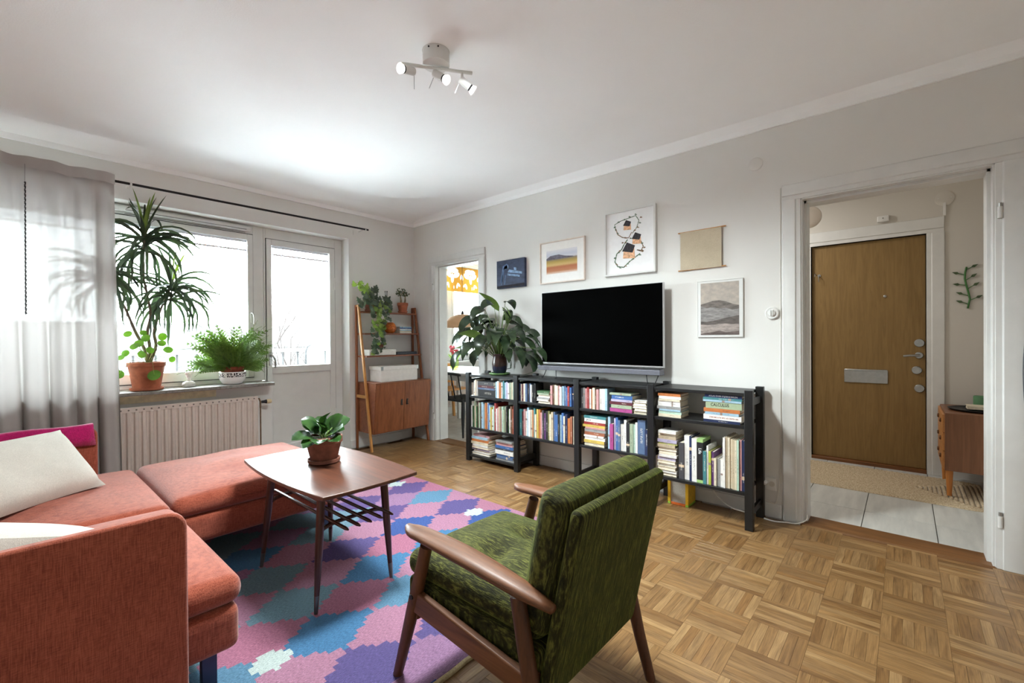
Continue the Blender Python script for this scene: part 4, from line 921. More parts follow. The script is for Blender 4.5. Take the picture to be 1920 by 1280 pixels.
# house poster
t, x = picture('house_poster', 'tall white-framed poster of cottages among garlands', 1.374, 1.796, 1.622, 2.125, M_WHITE2, .014, .03, 0, (240, 240, 240))
M_ROOF = plain((62, 60, 64), .7, 0, .2, 'roof_ink', .2, 80); M_PEACH = plain((222, 176, 140), .7, 0, .2, 'peach_ink', .15, 60); M_GRN = plain((96, 116, 96), .7, 0, .2, 'green_ink', .25, 60); M_BRN = plain((128, 104, 82), .7, 0, .2, 'brown_ink', .2, 60)
def garland(pts, mt, w=.0045):
    w *= .62
    m = MB(); k = 6; P = []
    for i in range(len(pts)-1):
        for j in range(k): P.append(Vector((0,)+pts[i]).lerp(Vector((0,)+pts[i+1]), j/k))
    P.append(Vector((0,)+pts[-1])); vs = []
    for i, p in enumerate(P):
        d = (P[min(i+1, len(P)-1)]-P[max(i-1, 0)]).normalized(); nn = Vector((0, -d.z, d.y)); ww = w*(.6+.6*abs(math.sin(i*1.9)))
        vs += [(x-.0007, p.y+nn.y*ww, p.z+nn.z*ww), (x-.0007, p.y-nn.y*ww, p.z-nn.z*ww)]
    m.add(vs, [(2*i, 2*i+1, 2*i+3, 2*i+2) for i in range(len(P)-1)]); build(m, 'printed_garland', mt, t)
def YZ(u, v): return (1.796-.422*u, 2.125-.503*v)
garland([YZ(.22, .30), YZ(.20, .20), YZ(.32, .16), YZ(.48, .14), YZ(.62, .12), YZ(.68, .2), YZ(.64, .30), YZ(.55, .38)], M_GRN)
garland([YZ(.22, .26), YZ(.26, .36), YZ(.36, .42), YZ(.48, .44), YZ(.54, .36)], M_BRN, .005)
garland([YZ(.46, .46), YZ(.38, .54), YZ(.34, .60), YZ(.24, .66), YZ(.20, .78), YZ(.26, .86), YZ(.38, .88), YZ(.50, .80), YZ(.62, .74), YZ(.70, .70)], M_GRN, .007)
garland([YZ(.62, .46), YZ(.72, .52), YZ(.76, .60), YZ(.72, .66), YZ(.64, .64), YZ(.76, .68)], M_BRN, .006)
for (u, v, s) in ((.44, .22, 1.0), (.62, .44, 1.15), (.46, .60, 1.6)):
    sheet(t, 'printed_house', [YZ(u-.05*s, v), YZ(u+.08*s, v-.0*s), YZ(u+.09*s, v+.10*s), YZ(u-.06*s, v+.09*s)], x-.0004, M_PEACH)
    sheet(t, 'printed_roof', [YZ(u-.07*s, v+.02*s), YZ(u-.01*s, v-.06*s), YZ(u+.09*s, v-.02*s), YZ(u+.06*s, v+.045*s)], x-.0009, M_ROOF)
for u, v in ((.28, .17), (.4, .15), (.5, .12), (.70, .24), (.60, .34), (.26, .34), (.42, .43), (.52, .45), (.42, .5), (.28, .64), (.20, .72), (.31, .88), (.46, .83), (.56, .77), (.74, .55), (.75, .66), (.20, .24), (.62, .10), (.72, .16), (.66, .3), (.3, .62), (.36, .5), (.24, .82), (.42, .86), (.70, .72), (.78, .62)):
    sheet(t, 'printed_leaf', [YZ(u-.024, v+.006), YZ(u-.006, v-.014), YZ(u+.03, v-.004+.012*((u*90) % 2)), YZ(u+.004, v+.011)], x-.0005, M_GRN if (u*100) % 3 else M_BRN)
# burlap hanging
t = thing('burlap_hanging', 'small beige burlap hanging on two thin rods', 'wall hanging', (XT, 1.05, 1.60))
build(MB().tube([(XT-.012, 1.212, 1.875), (XT-.012, .893, 1.878)], .004, 8), 'rod', M_OAKZ, t, smooth=True)
build(MB().tube([(XT-.012, 1.212, 1.608), (XT-.012, .893, 1.613)], .004, 8), 'rod', M_OAKZ, t, smooth=True)
m = MB(); vs = []; nn = 14
for i in range(nn+1):
    for k in range(nn+1):
        y = 1.195-.275*i/nn; z_ = 1.875-.266*k/nn
        vs.append((XT-.0175+.0015*math.sin(i*1.7+k*.6), y, z_))
vs2 = [(a+.003, b, c) for a, b, c in vs]
m.add(vs, [(i*(nn+1)+k, (i+1)*(nn+1)+k, (i+1)*(nn+1)+k+1, i*(nn+1)+k+1) for i in range(nn) for k in range(nn)]); m.add(vs2, [(i*(nn+1)+k, i*(nn+1)+k+1, (i+1)*(nn+1)+k+1, (i+1)*(nn+1)+k) for i in range(nn) for k in range(nn)])
build(m, 'burlap', fabric('burlap', (186, 172, 146), (214, 200, 176), 400, .95, (1, 12, 1), .6), t, smooth='all')
# dune print
t, x = picture('dune_print', 'pale clip-framed print of grey brown hills', .790, 1.080, 1.136, 1.522, M_WHITE2, .004, .014, 0, (240, 240, 238))
n_ = NT('hazy_sky_print'); q = n_.noise(n_.coord('Generated', (1, 3, 6)), 2, 4); n_.base(n_.ramp(q, [(.3, (176, 168, 160)), (.7, (206, 194, 182))])); M_HAZE = n_.set(.6, 0, .25)
PYa, PYb, PZa, PZb = .814, 1.058, 1.152, 1.505
sheet(t, 'print', rect(PYa, PYb, PZa, PZb), x, M_HAZE)
def hill(name, zs, zb, c, k):
    n_ = NT('hill_print_%d' % k); q = n_.noise(n_.coord('Object', (1, 14, 60)), 1, 5, .7); n_.base(n_.ramp(q, [(.35, tuple(v*.8 for v in c)), (.65, tuple(min(255, v*1.2) for v in c))])); mt = n_.set(.6, 0, .25)
    pts = [(PYb-(PYb-PYa)*i/(len(zs)-1), PZa+(PZb-PZa)*z_) for i, z_ in enumerate(zs)]
    sheet(t, name, [(PYb, PZa+(PZb-PZa)*zb), (PYa, PZa+(PZb-PZa)*zb)] + pts[::-1], x-.0004*k, mt)
hill('printed_hill', [.59, .62, .65, .66, .63, .58, .55], .0, (122, 114, 108), 1)
hill('printed_hill', [.56, .52, .53, .5, .51, .47, .48], .0, (150, 146, 144), 2)
hill('printed_hill', [.26, .25, .27, .29, .32, .34, .36], .0, (104, 96, 92), 3)
hill('printed_field', [.20, .19, .20, .21, .21, .20, .2], .0, (170, 158, 152), 4)
hill('printed_bank', [.02, .04, .05, .08, .05, .06, .07], .0, (110, 96, 92), 5)
build(MB().box(XT-.0165, .7925, 1.1385, XT-.0155, 1.0775, 1.5195), 'glass', mat_glass('picture_glass'), t)

# ---------------------------------------------------------------- wall fittings
t = thing('wall_dimmer', 'round white rotary dimmer beside the hall doorway', 'switch', (XT, .625, 1.284))
build(MB().lathe((XT, .625, 1.284), [(.038, 0), (.039, -.012), (.034, -.017), (.028, -.015)], 28, 'X'), 'cover', M_WHITE2, t, smooth=True)
build(MB().lathe((XT, .625, 1.284), [(.021, -.012), (.021, -.022), (.018, -.025)], 24, 'X').box(XT-.031, .617, 1.266, XT-.022, .622, 1.302).box(XT-.031, .628, 1.266, XT-.022, .633, 1.302), 'knob', M_WHITE2, t, smooth=True)
t = thing('blank_cover', 'round blank white cover plate high on the wall', 'cover plate', (XT, .716, 2.242))
build(MB().lathe((XT, .716, 2.242), [(.041, 0), (.041, -.005), (.036, -.009), (.01, -.010)], 28, 'X'), 'plate', M_WALL, t, smooth=True)
build(MB().cyl((XT-.0115, .716, 2.242), (XT-.009, .716, 2.242), .004, n=8), 'screw', M_WHITE2, t)
so = thing('wall_socket', 'white double wall socket beside the bookcase foot', 'socket', (XT, .646, .208))
build(MB().rbox(XT-.018, .604, .168, XT+.0, .688, .250, .006, 2, 2), 'plate', M_WHITE2, so, smooth=True)
for y in (.667, .628):
    build(MB().lathe((XT-.018, y, .212), [(.017, .001), (.017, -.002), (.0145, -.0025), (.004, -.0012)], 18, 'X'), 'outlet', plain((205, 200, 192), .5, 0, .4, 'socket_inner', 0), so, smooth=True)
build(MB().lathe((XT-.02, .665, .218), [(.014, 0), (.014, -.025), (.008, -.035)], 14, 'X'), 'plug', M_WHITE2, so, smooth=True)
M_CORD = plain((222, 218, 210), .5, 0, .4, 'white_cord', 0)
def cord(name, label, pts, r=.003, mat=None):
    P = [Vector(p) for p in pts]; out = []
    for i in range(len(P)-1):
        a, b, c, d = P[max(i-1, 0)], P[i], P[i+1], P[min(i+2, len(P)-1)]
        for j in range(6):
            q = j/6; out.append(.5*((2*b)+(c-a)*q+(2*a-5*b+4*c-d)*q*q+(3*b-a-3*c+d)*q**3))
    out.append(P[-1]); o = build(MB().tube(out, r, 6), name, mat or M_CORD, smooth='all'); tag(o, label, 'cord'); return o
cord('power_cord', 'white cord looping from the wall socket to the bookcase', [(XT-.05, .665, .22), (XT-.06, .69, .27), (XT-.03, .72, .33), (3.10, .78, .30), (3.10, .84, .20)])
cord('floor_cord', 'white cord lying along the floor around the door frame', [(3.12, .66, .005), (3.11, .60, .005), (3.135, .54, .006), (3.155, .49, .006), (3.205, .45, .022), (3.22, .446, .05)], .004)
cord('drooping_cord', 'white cord sagging beneath the right bookcase bay', [(3.14, 1.0, .195), (3.12, .95, .10), (3.10, .86, .04), (3.09, .77, .028), (3.10, .72, .03)], .004)
cord('casing_cord', 'thin white cord clipped along the hall door casing', [(XT-.006, .578, 2.055), (XT-.006, .580, 1.6), (XT-.006, .579, 1.2), (XT-.006, .581, .70), (XT-.008, .577, .42), (XT-.008, .60, .12), (XT-.016, .64, .096), (XT-.016, .70, .12)], .0025)
cord('loose_cord', 'thin grey cord hanging on the right door casing', [(XT-.024, -.43, 1.18), (XT-.024, -.42, 1.0), (XT-.024, -.424, .82), (XT-.024, -.44, .70)], .002, plain((96, 100, 106), .5, 0, .4, 'grey_cord', 0))

# ---------------------------------------------------------------- radiator
M_RAD = plain((206, 192, 182), .4, 0, .4, 'radiator_enamel', .015)
ra = thing('radiator', 'long white ribbed panel radiator under the windowsill', 'radiator', (.7, 4.24, .09))
m = MB(); pts = []; x = -.35; W = .0437
while x < 1.44:
    pts += [(x, 4.222), (x+.010, 4.222), (x+.017, 4.207), (x+.034, 4.207), (x+.0405, 4.222)]; x += W
pts += [(1.455, 4.222), (1.455, 4.232), (-.35, 4.232)]
build(MB().prism(pts, 'Z', .12, .622), 'front_panel', M_RAD, ra, bevel=.003, seg=2)
build(MB().box(-.35, 4.217, .615, 1.455, 4.234, .655).box(-.35, 4.217, .095, 1.455, 4.234, .125), 'header', M_RAD, ra, bevel=.005, seg=3)
build(MB().box(-.34, 4.27, .11, 1.445, 4.30, .64), 'rear_panel', M_RAD, ra, bevel=.004)
build(MB().box(1.445, 4.219, .10, 1.457, 4.30, .652).box(-.35, 4.234, .64, 1.455, 4.30, .648), 'side_cover', M_RAD, ra, bevel=.003)
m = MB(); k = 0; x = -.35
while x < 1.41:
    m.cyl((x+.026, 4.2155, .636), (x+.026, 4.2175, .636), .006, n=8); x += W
build(m, 'vent_dimple_shade', plain((118, 108, 102), .7, 0, .2, 'dimple_shade', 0), ra)  # flat dark discs paint the shade inside the vent holes
build(MB().tube([(1.455, 4.255, .625), (1.475, 4.25, .628), (1.485, 4.25, .60), (1.485, 4.25, .545)], .007, 8).tube([(1.485, 4.25, .59), (1.485, 4.25, .0)], .006, 8), 'pipe', plain((128, 104, 78), .4, .5, .4, 'old_brass', .1), ra, smooth=True)
v_ = build(MB().lathe((1.495, 4.25, .596), [(.012, 0), (.013, .02), (.017, .035), (.018, .04)], 16, 'X'), 'valve', M_IRON, ra, smooth=True)
build(MB().lathe((1.535, 4.25, .596), [(.019, 0), (.020, .02), (.017, .038), (.006, .04)], 16, 'X'), 'thermostat_knob', plain((206, 188, 150), .5, 0, .4, 'ivory_plastic', .02), v_, smooth=True)

# ---------------------------------------------------------------- curtain
rod = thing('curtain_rod', 'thin black curtain rod above the window', 'curtain rod', (1.0, 4.20, 2.27))
build(MB().tube([(-.65, 4.20, 2.268), (2.523, 4.20, 2.279)], .009, 12), 'rod', M_IRON, rod, smooth=True)
for x in (2.49, .62, -.55):
    build(MB().tube([(x, YW, 2.275), (x, 4.20, 2.287)], .005, 8).lathe((x-.006, 4.20, 2.2735), [(.0115, 0), (.0115, .012)], 14, 'X'), 'bracket', M_WHITE2, rod, smooth=True)
build(MB().box(2.425, YW-.006, 2.235, 2.434, YW, 2.285), 'wall_clip', M_WHITE2, rod, bevel=.002)
cu = thing('curtain', 'sheer white curtain hanging at the left of the window', 'curtain', (.1, 4.18, .02))
M_SHEER = mat_sheer('sheer_white_linen', (250, 242, 236), .008, .6)
m = MB(); nu, nv = 150, 30; vs = []
for j in range(nv+1):
    q = j/nv; z_ = 2.300-2.275*q
    for i in range(nu+1):
        s = i/nu; x = -.62+1.145*s+.03*q*s
        amp = .010+.030*min(1, q*2.2)
        ph = 2*math.pi*(9.3*s + .3*math.sin(5*s+1.3) + .05*q*math.sin(9*s))
        y = 4.176 - .052*q + amp*math.sin(ph) + .012*math.sin(2.3*ph+.8)*min(1, q*2) + (.006*math.sin(40*s) if q < .05 else 0)
        if q < .035: y = 4.186+.010*math.sin(60*s)
        x += .012*math.cos(ph)*min(1, q*2)
        vs.append((x, min(y, 4.184) if q > .05 else y, z_ + (.006*math.sin(33*s) if j == 0 else 0)))
build(m.add(vs, [(j*(nu+1)+i, j*(nu+1)+i+1, (j+1)*(nu+1)+i+1, (j+1)*(nu+1)+i) for j in range(nv) for i in range(nu)]), 'curtain_cloth', M_SHEER, cu, smooth='all')
m = MB(); vs = []
for z_ in (2.312, 2.285, 2.24):
    for i in range(61):
        s = i/60; vs.append((-.62+1.148*s, 4.166+.010*math.sin(57*s) - (.006 if z_ < 2.3 else 0), z_+.005*math.sin(29*s)))
build(m.add(vs, [(r_*61+i, r_*61+i+1, (r_+1)*61+i+1, (r_+1)*61+i) for r_ in range(2) for i in range(60)]), 'rod_pocket', mat_sheer('curtain_heading', (206, 200, 196), .0, .3), cu, smooth='all')
bd = thing('bead_string', 'string of small black beads hanging in front of the curtain', 'bead string', (.10, 4.13, 1.30))
M_BEAD = plain((12, 12, 13), .3, 0, .5, 'black_bead', 0)
m = MB(); z_ = 2.135; i = 0
while z_ > 1.31:
    m.sphere((.099-.004*((2.135-z_)/.83)+.0012*math.sin(i*2.1), 4.13, z_), .0042+.0012*(i % 3 == 0), n=6, m=4); z_ -= .0088; i += 1
o = build(m, 'beads', M_BEAD, bd, smooth='all'); o['kind'] = 'stuff'
build(MB().tube([(.099, 4.13, 2.25), (.095, 4.13, 1.305)], .0007, 5), 'thread', M_BEAD, bd)
# ---------------------------------------------------------------- ceiling lamp
cl = thing('ceiling_lamp', 'white ceiling lamp with three spotlights on a bar', 'ceiling lamp', (1.385, 1.69, 2.445))
c0 = Vector((1.385, 1.69, 0)); bd_ = Vector((.82, -.572, 0))
build(MB().lathe((c0.x, c0.y, 2.447), [(.060, 0), (.064, .003), (.064, .066), (.066, .068)], 36), 'canopy', M_WHITE, cl, smooth=True)
for a in (200, 240):
    build(MB().cyl((c0.x+.063*math.cos(R(a)), c0.y+.063*math.sin(R(a)), 2.503), (c0.x+.067*math.cos(R(a)), c0.y+.067*math.sin(R(a)), 2.503), .004, n=8), 'screw', M_IRON, cl)
a, b = c0-bd_*.165+Vector((0,0,2.436)), c0+bd_*.175+Vector((0,0,2.436))
build(MB().tube([a, b], .008, 12), 'bar', M_WHITE, cl, smooth=True)
M_BULB = NT('frosted_bulb'); M_BULB.base((245, 244, 240)); M_BULB.b.inputs['Emission Color'].default_value = (1, .95, .88, 1); M_BULB.b.inputs['Emission Strength'].default_value = .06; M_BULB = M_BULB.set(.3, 0, .5)
LAMP_W = 3.0
for k, (q, d) in enumerate(((-.115, (-.62, -.02, -.16)), (.0, (.25, -.55, -.40)), (.125, (.72, -.34, -.50)))):
    p = c0+bd_*q+Vector((0, 0, 2.436)); d = Vector(d).normalized(); e = p+Vector((0, 0, -.028)) if k != 2 else p+Vector((0, 0, -.042))
    hd = build(MB().tube([p, e], .006, 8).tube([e-d*.012, e+d*.045], .0185, 16), 'spot_head', M_WHITE, cl, smooth=True)
    build(MB().tube([e+d*.045, e+d*.053], [.0175, .0175], 16), 'collar', M_IRON, hd, smooth=True)
    build(MB().tube([e+d*.053, e+d*.068, e+d*.072, e+d*.073], [.018, .024, .022, .016], 16), 'bulb', M_BULB, hd, smooth=True)
    sl = bpy.data.lights.new('spot_bulb_light', 'SPOT'); sl.energy = LAMP_W; sl.color = (.91, 1, 1); sl.spot_size = R(150); sl.spot_blend = 1; sl.shadow_soft_size = .14
    so_ = bpy.data.objects.new('spot_bulb_light', sl); so_.location = e+d*.10; so_.rotation_euler = (d*.3+Vector((0, 0, -1))).to_track_quat('-Z', 'Y').to_euler(); COL.objects.link(so_)
    build(MB().tube([e-d*.012, e-d*.014+Vector((.004, .004, -.012)), e-d*.02+Vector((-.012+.018*(k == 0), .014, -.075))], .0016, 6), 'aiming_rod', M_CHROME, hd, smooth=True)
# ---------------------------------------------------------------- plants
LEAF_SHAPES = {'lance': lambda q: math.sin(math.pi*min(1, q**.75))**.8*(1-.25*q), 'blade': lambda q: min(1, .55+q*2)*(1-q)**.45, 'oval': lambda q: math.sin(math.pi*q**.9)**.6, 'round': lambda q: math.sqrt(max(0, 1-(2*q-1)**2))}
CAMV = Vector((-.45, -.85, .28))
def leaf(base, d, L, W, droop, shape='lance', seg=7, fold=.2, wavy=0, face=None):
    d = Vector(d).normalized(); p = Vector(base); fn = LEAF_SHAPES[shape]; m = MB(); vs = []
    for i in range(seg+1):
        q = i/seg; w = max(fn(q), .02 if 0 < q < 1 else .03)*W/2
        sd = d.cross(Vector((0, 0, 1)) if face is None else face)
        if sd.length < 1e-3: sd = Vector((1, 0, 0))
        sd.normalize(); n = sd.cross(d).normalized()
        wv = wavy*math.sin(q*11)
        vs += [p-sd*w+n*(fold*w+wv*w), p, p+sd*w+n*(fold*w-wv*w)]
        p = p+d*(L/seg)
        ax = d.cross(Vector((0, 0, -1)))
        if ax.length > 1e-3: d = Matrix.Rotation(droop/seg, 3, ax.normalized()) @ d
    fs = []
    for i in range(seg):
        a = 3*i; fs += [(a, a+1, a+4, a+3), (a+1, a+2, a+5, a+4)]
    return m.add(vs, fs)
def pot(parent, c, r, h, mat, saucer=True, rim=.18, soil=True, taper=.7, name='pot'):
    x, y, z = c; s = .014 if saucer else 0
    if saucer: build(MB().lathe((x, y, z), [(r*.72, 0), (r*.86, .006), (r*.88, .022), (r*.82, .022), (r*.78, .012)], 28), 'saucer', mat, parent, smooth=True)
    z += s*.6; hr = h*rim
    o = build(MB().lathe((x, y, z), [(r*taper*.96, 0), (r*taper, .003), (r*.93, h-hr), (r*.94, h-hr+.001), (r, h-hr+.002), (r*1.0, h-.003), (r*.97, h), (r*.90, h), (r*.88, h-.02), (r*.5, h-.021)], 32), name, mat, parent, smooth=True)
    if soil: build(MB().lathe((x, y, z), [(r*.885, h-.016), (r*.6, h-.010), (.002, h-.008)], 20), 'soil', M_SOIL, parent, smooth='all')
    return z+h
rnd = random.Random(3)
def setp(mb, parent, mat, name='leaf'): return build(mb, name, mat, parent, smooth='all')
# dracaena with pilea at its foot
dp = thing('dragon_tree', 'tall dragon tree in a terracotta pot on the windowsill', 'potted plant', (.715, 4.315, .765))
pz = pot(dp, (.715, 4.315, .765), .118, .205, M_TERRA, True, .16)
M_DRAC = mat_leaf('dracaena_leaf', (34, 46, 36), (66, 82, 52), .12, .35); M_DRAC2 = mat_leaf('young_dracaena_leaf', (84, 110, 44), (126, 148, 68), .10, .35)
M_BARK = plain((104, 92, 78), .9, 0, .2, 'grey_bark', .2, 40)
stems = [[(.73, 4.315, .95), (.735, 4.315, 1.10), (.722, 4.315, 1.20), (.742, 4.315, 1.34), (.722, 4.315, 1.50), (.70, 4.315, 1.66), (.712, 4.32, 1.90)],
         [(.72, 4.30, .98), (.70, 4.30, 1.08), (.645, 4.30, 1.22), (.60, 4.30, 1.36), (.55, 4.30, 1.48), (.48, 4.305, 1.63)],
         [(.74, 4.33, .98), (.775, 4.33, 1.10), (.765, 4.33, 1.20), (.785, 4.33, 1.30), (.82, 4.33, 1.42), (.872, 4.33, 1.55)]]
for s_ in stems:
    P = [Vector(p) for p in s_]; out = []
    for i in range(len(P)-1):
        a, b, c, d = P[max(i-1, 0)], P[i], P[i+1], P[min(i+2, len(P)-1)]
        for j in range(5): q = j/5; out.append(.5*((2*b)+(c-a)*q+(2*a-5*b+4*c-d)*q*q+(3*b-a-3*c+d)*q**3))
    out.append(P[-1]); build(MB().tube(out, [.0115-.005*i/len(out) for i in range(len(out))], 8), 'stem', M_BARK, dp, smooth='all')
def rosette(c, n, L, ymin, ymax, up_frac, seed):
    r_ = random.Random(seed); c = Vector(c)
    for i in range(n):
        a = 2*math.pi*(i*.618 % 1)+r_.uniform(-.2, .2); el = R(r_.uniform(-35, 58)) if i > n*up_frac else R(r_.uniform(66, 86))
        d = Vector((math.cos(a)*math.cos(el), .42*math.sin(a)*math.cos(el), math.sin(el)))
        LL = L*r_.uniform(.75, 1.15); young = i <= n*up_frac
        dr = R(r_.uniform(75, 135)) if not young else R(r_.uniform(5, 25))
        m = leaf(c+Vector((0, 0, r_.uniform(-.10, .03) if not young else .03)), d, LL*(1 if not young else .82), .026, dr, 'blade', 8, .3, 0, CAMV+Vector((r_.uniform(-.6, .6), r_.uniform(-.3, .3), r_.uniform(-.2, .8))))
        m.v = [(x, min(max(y, ymin), ymax), z) for x, y, z in m.v]
        setp(m, dp, M_DRAC2 if young and i % 3 == 0 else M_DRAC)
rosette((.712, 4.32, 1.91), 64, .40, 4.14, 4.455, .13, 1)
rosette((.478, 4.32, 1.62), 50, .36, 4.222, 4.455, .05, 2)
rosette((.875, 4.33, 1.55), 54, .39, 4.14, 4.455, .08, 3)
M_PIL = mat_leaf('pilea_leaf', (66, 106, 34), (104, 144, 54), .10, .3)
for i, (x, y, z, s, tx) in enumerate(((.60, 4.26, 1.19, .055, 0), (.66, 4.24, 1.12, .065, 0), (.70, 4.25, 1.16, .06, 0), (.63, 4.22, 1.10, .06, 0), (.585, 4.25, 1.05, .05, 0), (.67, 4.21, 1.04, .065, 0), (.72, 4.21, 1.07, .06, 0), (.80, 4.24, 1.17, .065, 0), (.83, 4.22, 1.07, .07, 0), (.79, 4.21, 1.12, .06, 0), (.86, 4.25, .995, .05, 0), (.545, 4.24, .90, .075, 0), (.735, 4.175, .885, .088, 0), (.56, 4.26, 1.02, .05, 0), (.69, 4.26, 1.20, .05, 0))):
    c = Vector((x, y, z)); n = Vector((rnd.uniform(-.5, .5), -.9, rnd.uniform(.1, .9) if i != 12 else .5)).normalized(); u = n.orthogonal().normalized(); w = n.cross(u)
    m = MB(); k = 14; m.add([c+n*.004] + [c+(u*math.cos(2*math.pi*j/k)+w*math.sin(2*math.pi*j/k)*.86)*s/2 for j in range(k)], [(0, 1+j, 1+(j+1) % k) for j in range(k)])
    lf = setp(m, dp, M_PIL); a = Vector((.715, 4.30, .965)); mid = (a+c)/2+Vector((0, -.02, .04)) if z > .96 else Vector((x*.6+.4*.715, 4.185, 1.0))
    build(MB().tube([a, mid, c+Vector((0, 0, .003))], .0016, 5), 'stalk', plain((150, 160, 96), .6, 0, .3, 'pale_stalk', .05), lf, smooth='all')
# plaster bust
bu = thing('plaster_bust', 'tiny white plaster bust between the two window plants', 'figurine', (.984, 4.33, .765))
M_PLAST = plain((232, 228, 222), .8, 0, .25, 'white_plaster', .04)
build(MB().rbox(.937, 4.30, .765, 1.031, 4.36, .815, .022, 4, 3, fn=lambda p, u, v, w: (p.x-.0*u, p.y, p.z - (.012*u*u if w > 0 else 0))), 'shoulders', M_PLAST, bu, smooth='all')
build(MB().tube([(.984, 4.33, .805), (.984, 4.328, .838)], [.014, .011], 12).sphere((.984, 4.326, .858), .021, .024, .028), 'head', M_PLAST, bu, smooth='all')
build(MB().sphere((.984, 4.334, .870), .026, .025, .022, 12, 6).sphere((.966, 4.320, .876), .011).sphere((1.002, 4.320, .877), .011).sphere((.984, 4.35, .862), .011), 'hair', M_PLAST, bu, smooth='all')
build(MB().add([(.981, 4.303, .855), (.987, 4.303, .855), (.984, 4.297, .852), (.984, 4.303, .864)], [(0, 1, 2), (1, 3, 2), (3, 0, 2)]), 'nose', M_PLAST, bu)
# fern
fn_ = thing('fern', 'bushy green fern in a patterned white bowl on the windowsill', 'potted plant', (1.30, 4.345, .765))
t = NT('white_black_pattern_glaze'); sp = t.n('ShaderNodeSeparateXYZ'); t.L(t.n('ShaderNodeTexCoord').outputs['Object'], sp.inputs[0])
band = t.math('MULTIPLY', t.math('GREATER_THAN', sp.outputs[2], .062), t.math('LESS_THAN', sp.outputs[2], .098)); vo = t.n('ShaderNodeTexVoronoi', feature='DISTANCE_TO_EDGE'); vo.inputs['Scale'].default_value = 52; t.L(t.coord('Object'), vo.inputs['Vector'])
t.base(t.mix(t.math('MULTIPLY', band, t.math('MULTIPLY', t.math('GREATER_THAN', vo.outputs['Distance'], .09), t.math('LESS_THAN', vo.outputs['Distance'], .34))), (232, 228, 226), (46, 42, 46))); M_BOWL = t.set(.25, 0, .5)
build(MB().lathe((1.30, 4.345, .765), [(.055, 0), (.072, .004), (.094, .035), (.101, .07), (.099, .104), (.094, .106), (.09, .10), (.05, .095)], 32), 'bowl', M_BOWL, fn_, smooth=True)
build(MB().lathe((1.30, 4.345, .765), [(.07, .05), (.093, .128), (.098, .130), (.098, .15), (.092, .15), (.085, .14), (.03, .138)], 28), 'pot', plain((116, 62, 44), .85, 0, .2, 'dark_terracotta', .15), fn_, smooth=True)
M_FERN = mat_leaf('fern_leaf', (64, 92, 36), (108, 136, 62), .10, .5)
def frond(c, d, L, droop, W):
    d = Vector(d).normalized(); p = Vector(c); m = MB(); pts = [p.copy()]; N = 15
    for i in range(N):
        q = (i+1)/N; sd = d.cross(CAMV+Vector((0, 0, .3))); sd = sd.normalized() if sd.length > 1e-3 else Vector((1, 0, 0)); n = sd.cross(d)
        w = W*math.sin(math.pi*min(1, .12+q*.95))**.7
        for s in (-1, 1):
            e = (sd*s*.86+d*.5).normalized(); b = p; tip = b+e*w
            for j in range(3):
                a0 = b+e*(w*j/3); a1 = b+e*(w*(j+1.15)/3); g_ = d*(.016*(1-j*.22))+n*.002*((i+j) % 3-1)
                m.add([a0-g_*.5, a0+e*(w*.16)-g_, a1, a0+e*(w*.16)+g_], [(0, 1, 2, 3)])
        p = p+d*(L/N); pts.append(p.copy())
        ax = d.cross(Vector((0, 0, -1)))
        if ax.length > 1e-3: d = Matrix.Rotation(droop/N, 3, ax.normalized()) @ d
    return m.tube(pts, .0013, 4)
r_ = random.Random(11)
for i in range(84):
    a = 2*math.pi*(i*.618 % 1); el = R(r_.choice((r_.uniform(8, 35), r_.uniform(45, 88), r_.uniform(55, 88)))); L = r_.uniform(.20, .34) if el < R(40) else r_.uniform(.28, .46)
    d = Vector((math.cos(a)*math.cos(el)*1.0-.04, .42*math.sin(a)*math.cos(el)-.06, math.sin(el)+.1))
    if i == 5: d, L = Vector((.22, 0, 1)), .52
    if i in (7, 20, 33): d, L = Vector((-1, -.06, .22+.12*(i % 3))), .36
    if i in (9, 24): d, L = Vector((.8, -.1, .8)), .40
    m = frond((1.30+.05*math.cos(a), 4.345+.05*math.sin(a), .90), d, L, R(r_.uniform(20, 75)), r_.uniform(.040, .058))
    m.v = [(x, min(y, 4.46), z) for x, y, z in m.v]; setp(m, fn_, M_FERN, 'frond')
# coffee table plant
cp = thing('peperomia', 'small glossy green peperomia in a clay pot on the coffee table', 'potted plant', (1.055, 2.185, .525))
pot(cp, (1.055, 2.185, .525), .088, .124, M_TERRA_OLD, True, .26)
M_PEP = mat_leaf('peperomia_leaf', (24, 48, 24), (56, 90, 38), .08, .2)
M_STALK = plain((96, 120, 60), .6, 0, .3, 'green_stalk', .1)
r_ = random.Random(5)
for i in range(20):
    a = 2*math.pi*(i*.618 % 1); el = R(r_.uniform(-8, 70)); q = Vector((math.cos(a)*math.cos(el), math.sin(a)*math.cos(el), math.sin(el)))
    c = Vector((1.055, 2.185, .64)); b = c+q*Vector((.055, .055, .05)).length*r_.uniform(.6, 1.0) if False else c+q*r_.uniform(.035, .075)
    b.z = max(b.z, .648)
    lf = setp(leaf(b, q+Vector((0, 0, .12)), r_.uniform(.08, .11), r_.uniform(.068, .084), R(r_.uniform(15, 60)), 'oval', 6, .22, 0, Vector((-.3, -.5, .9))), cp, M_PEP)
    build(MB().tube([c+Vector((0, 0, -.01)), (c+b)/2+Vector((0, 0, .004)), b], .0028, 5), 'stalk', M_STALK, lf, smooth='all')
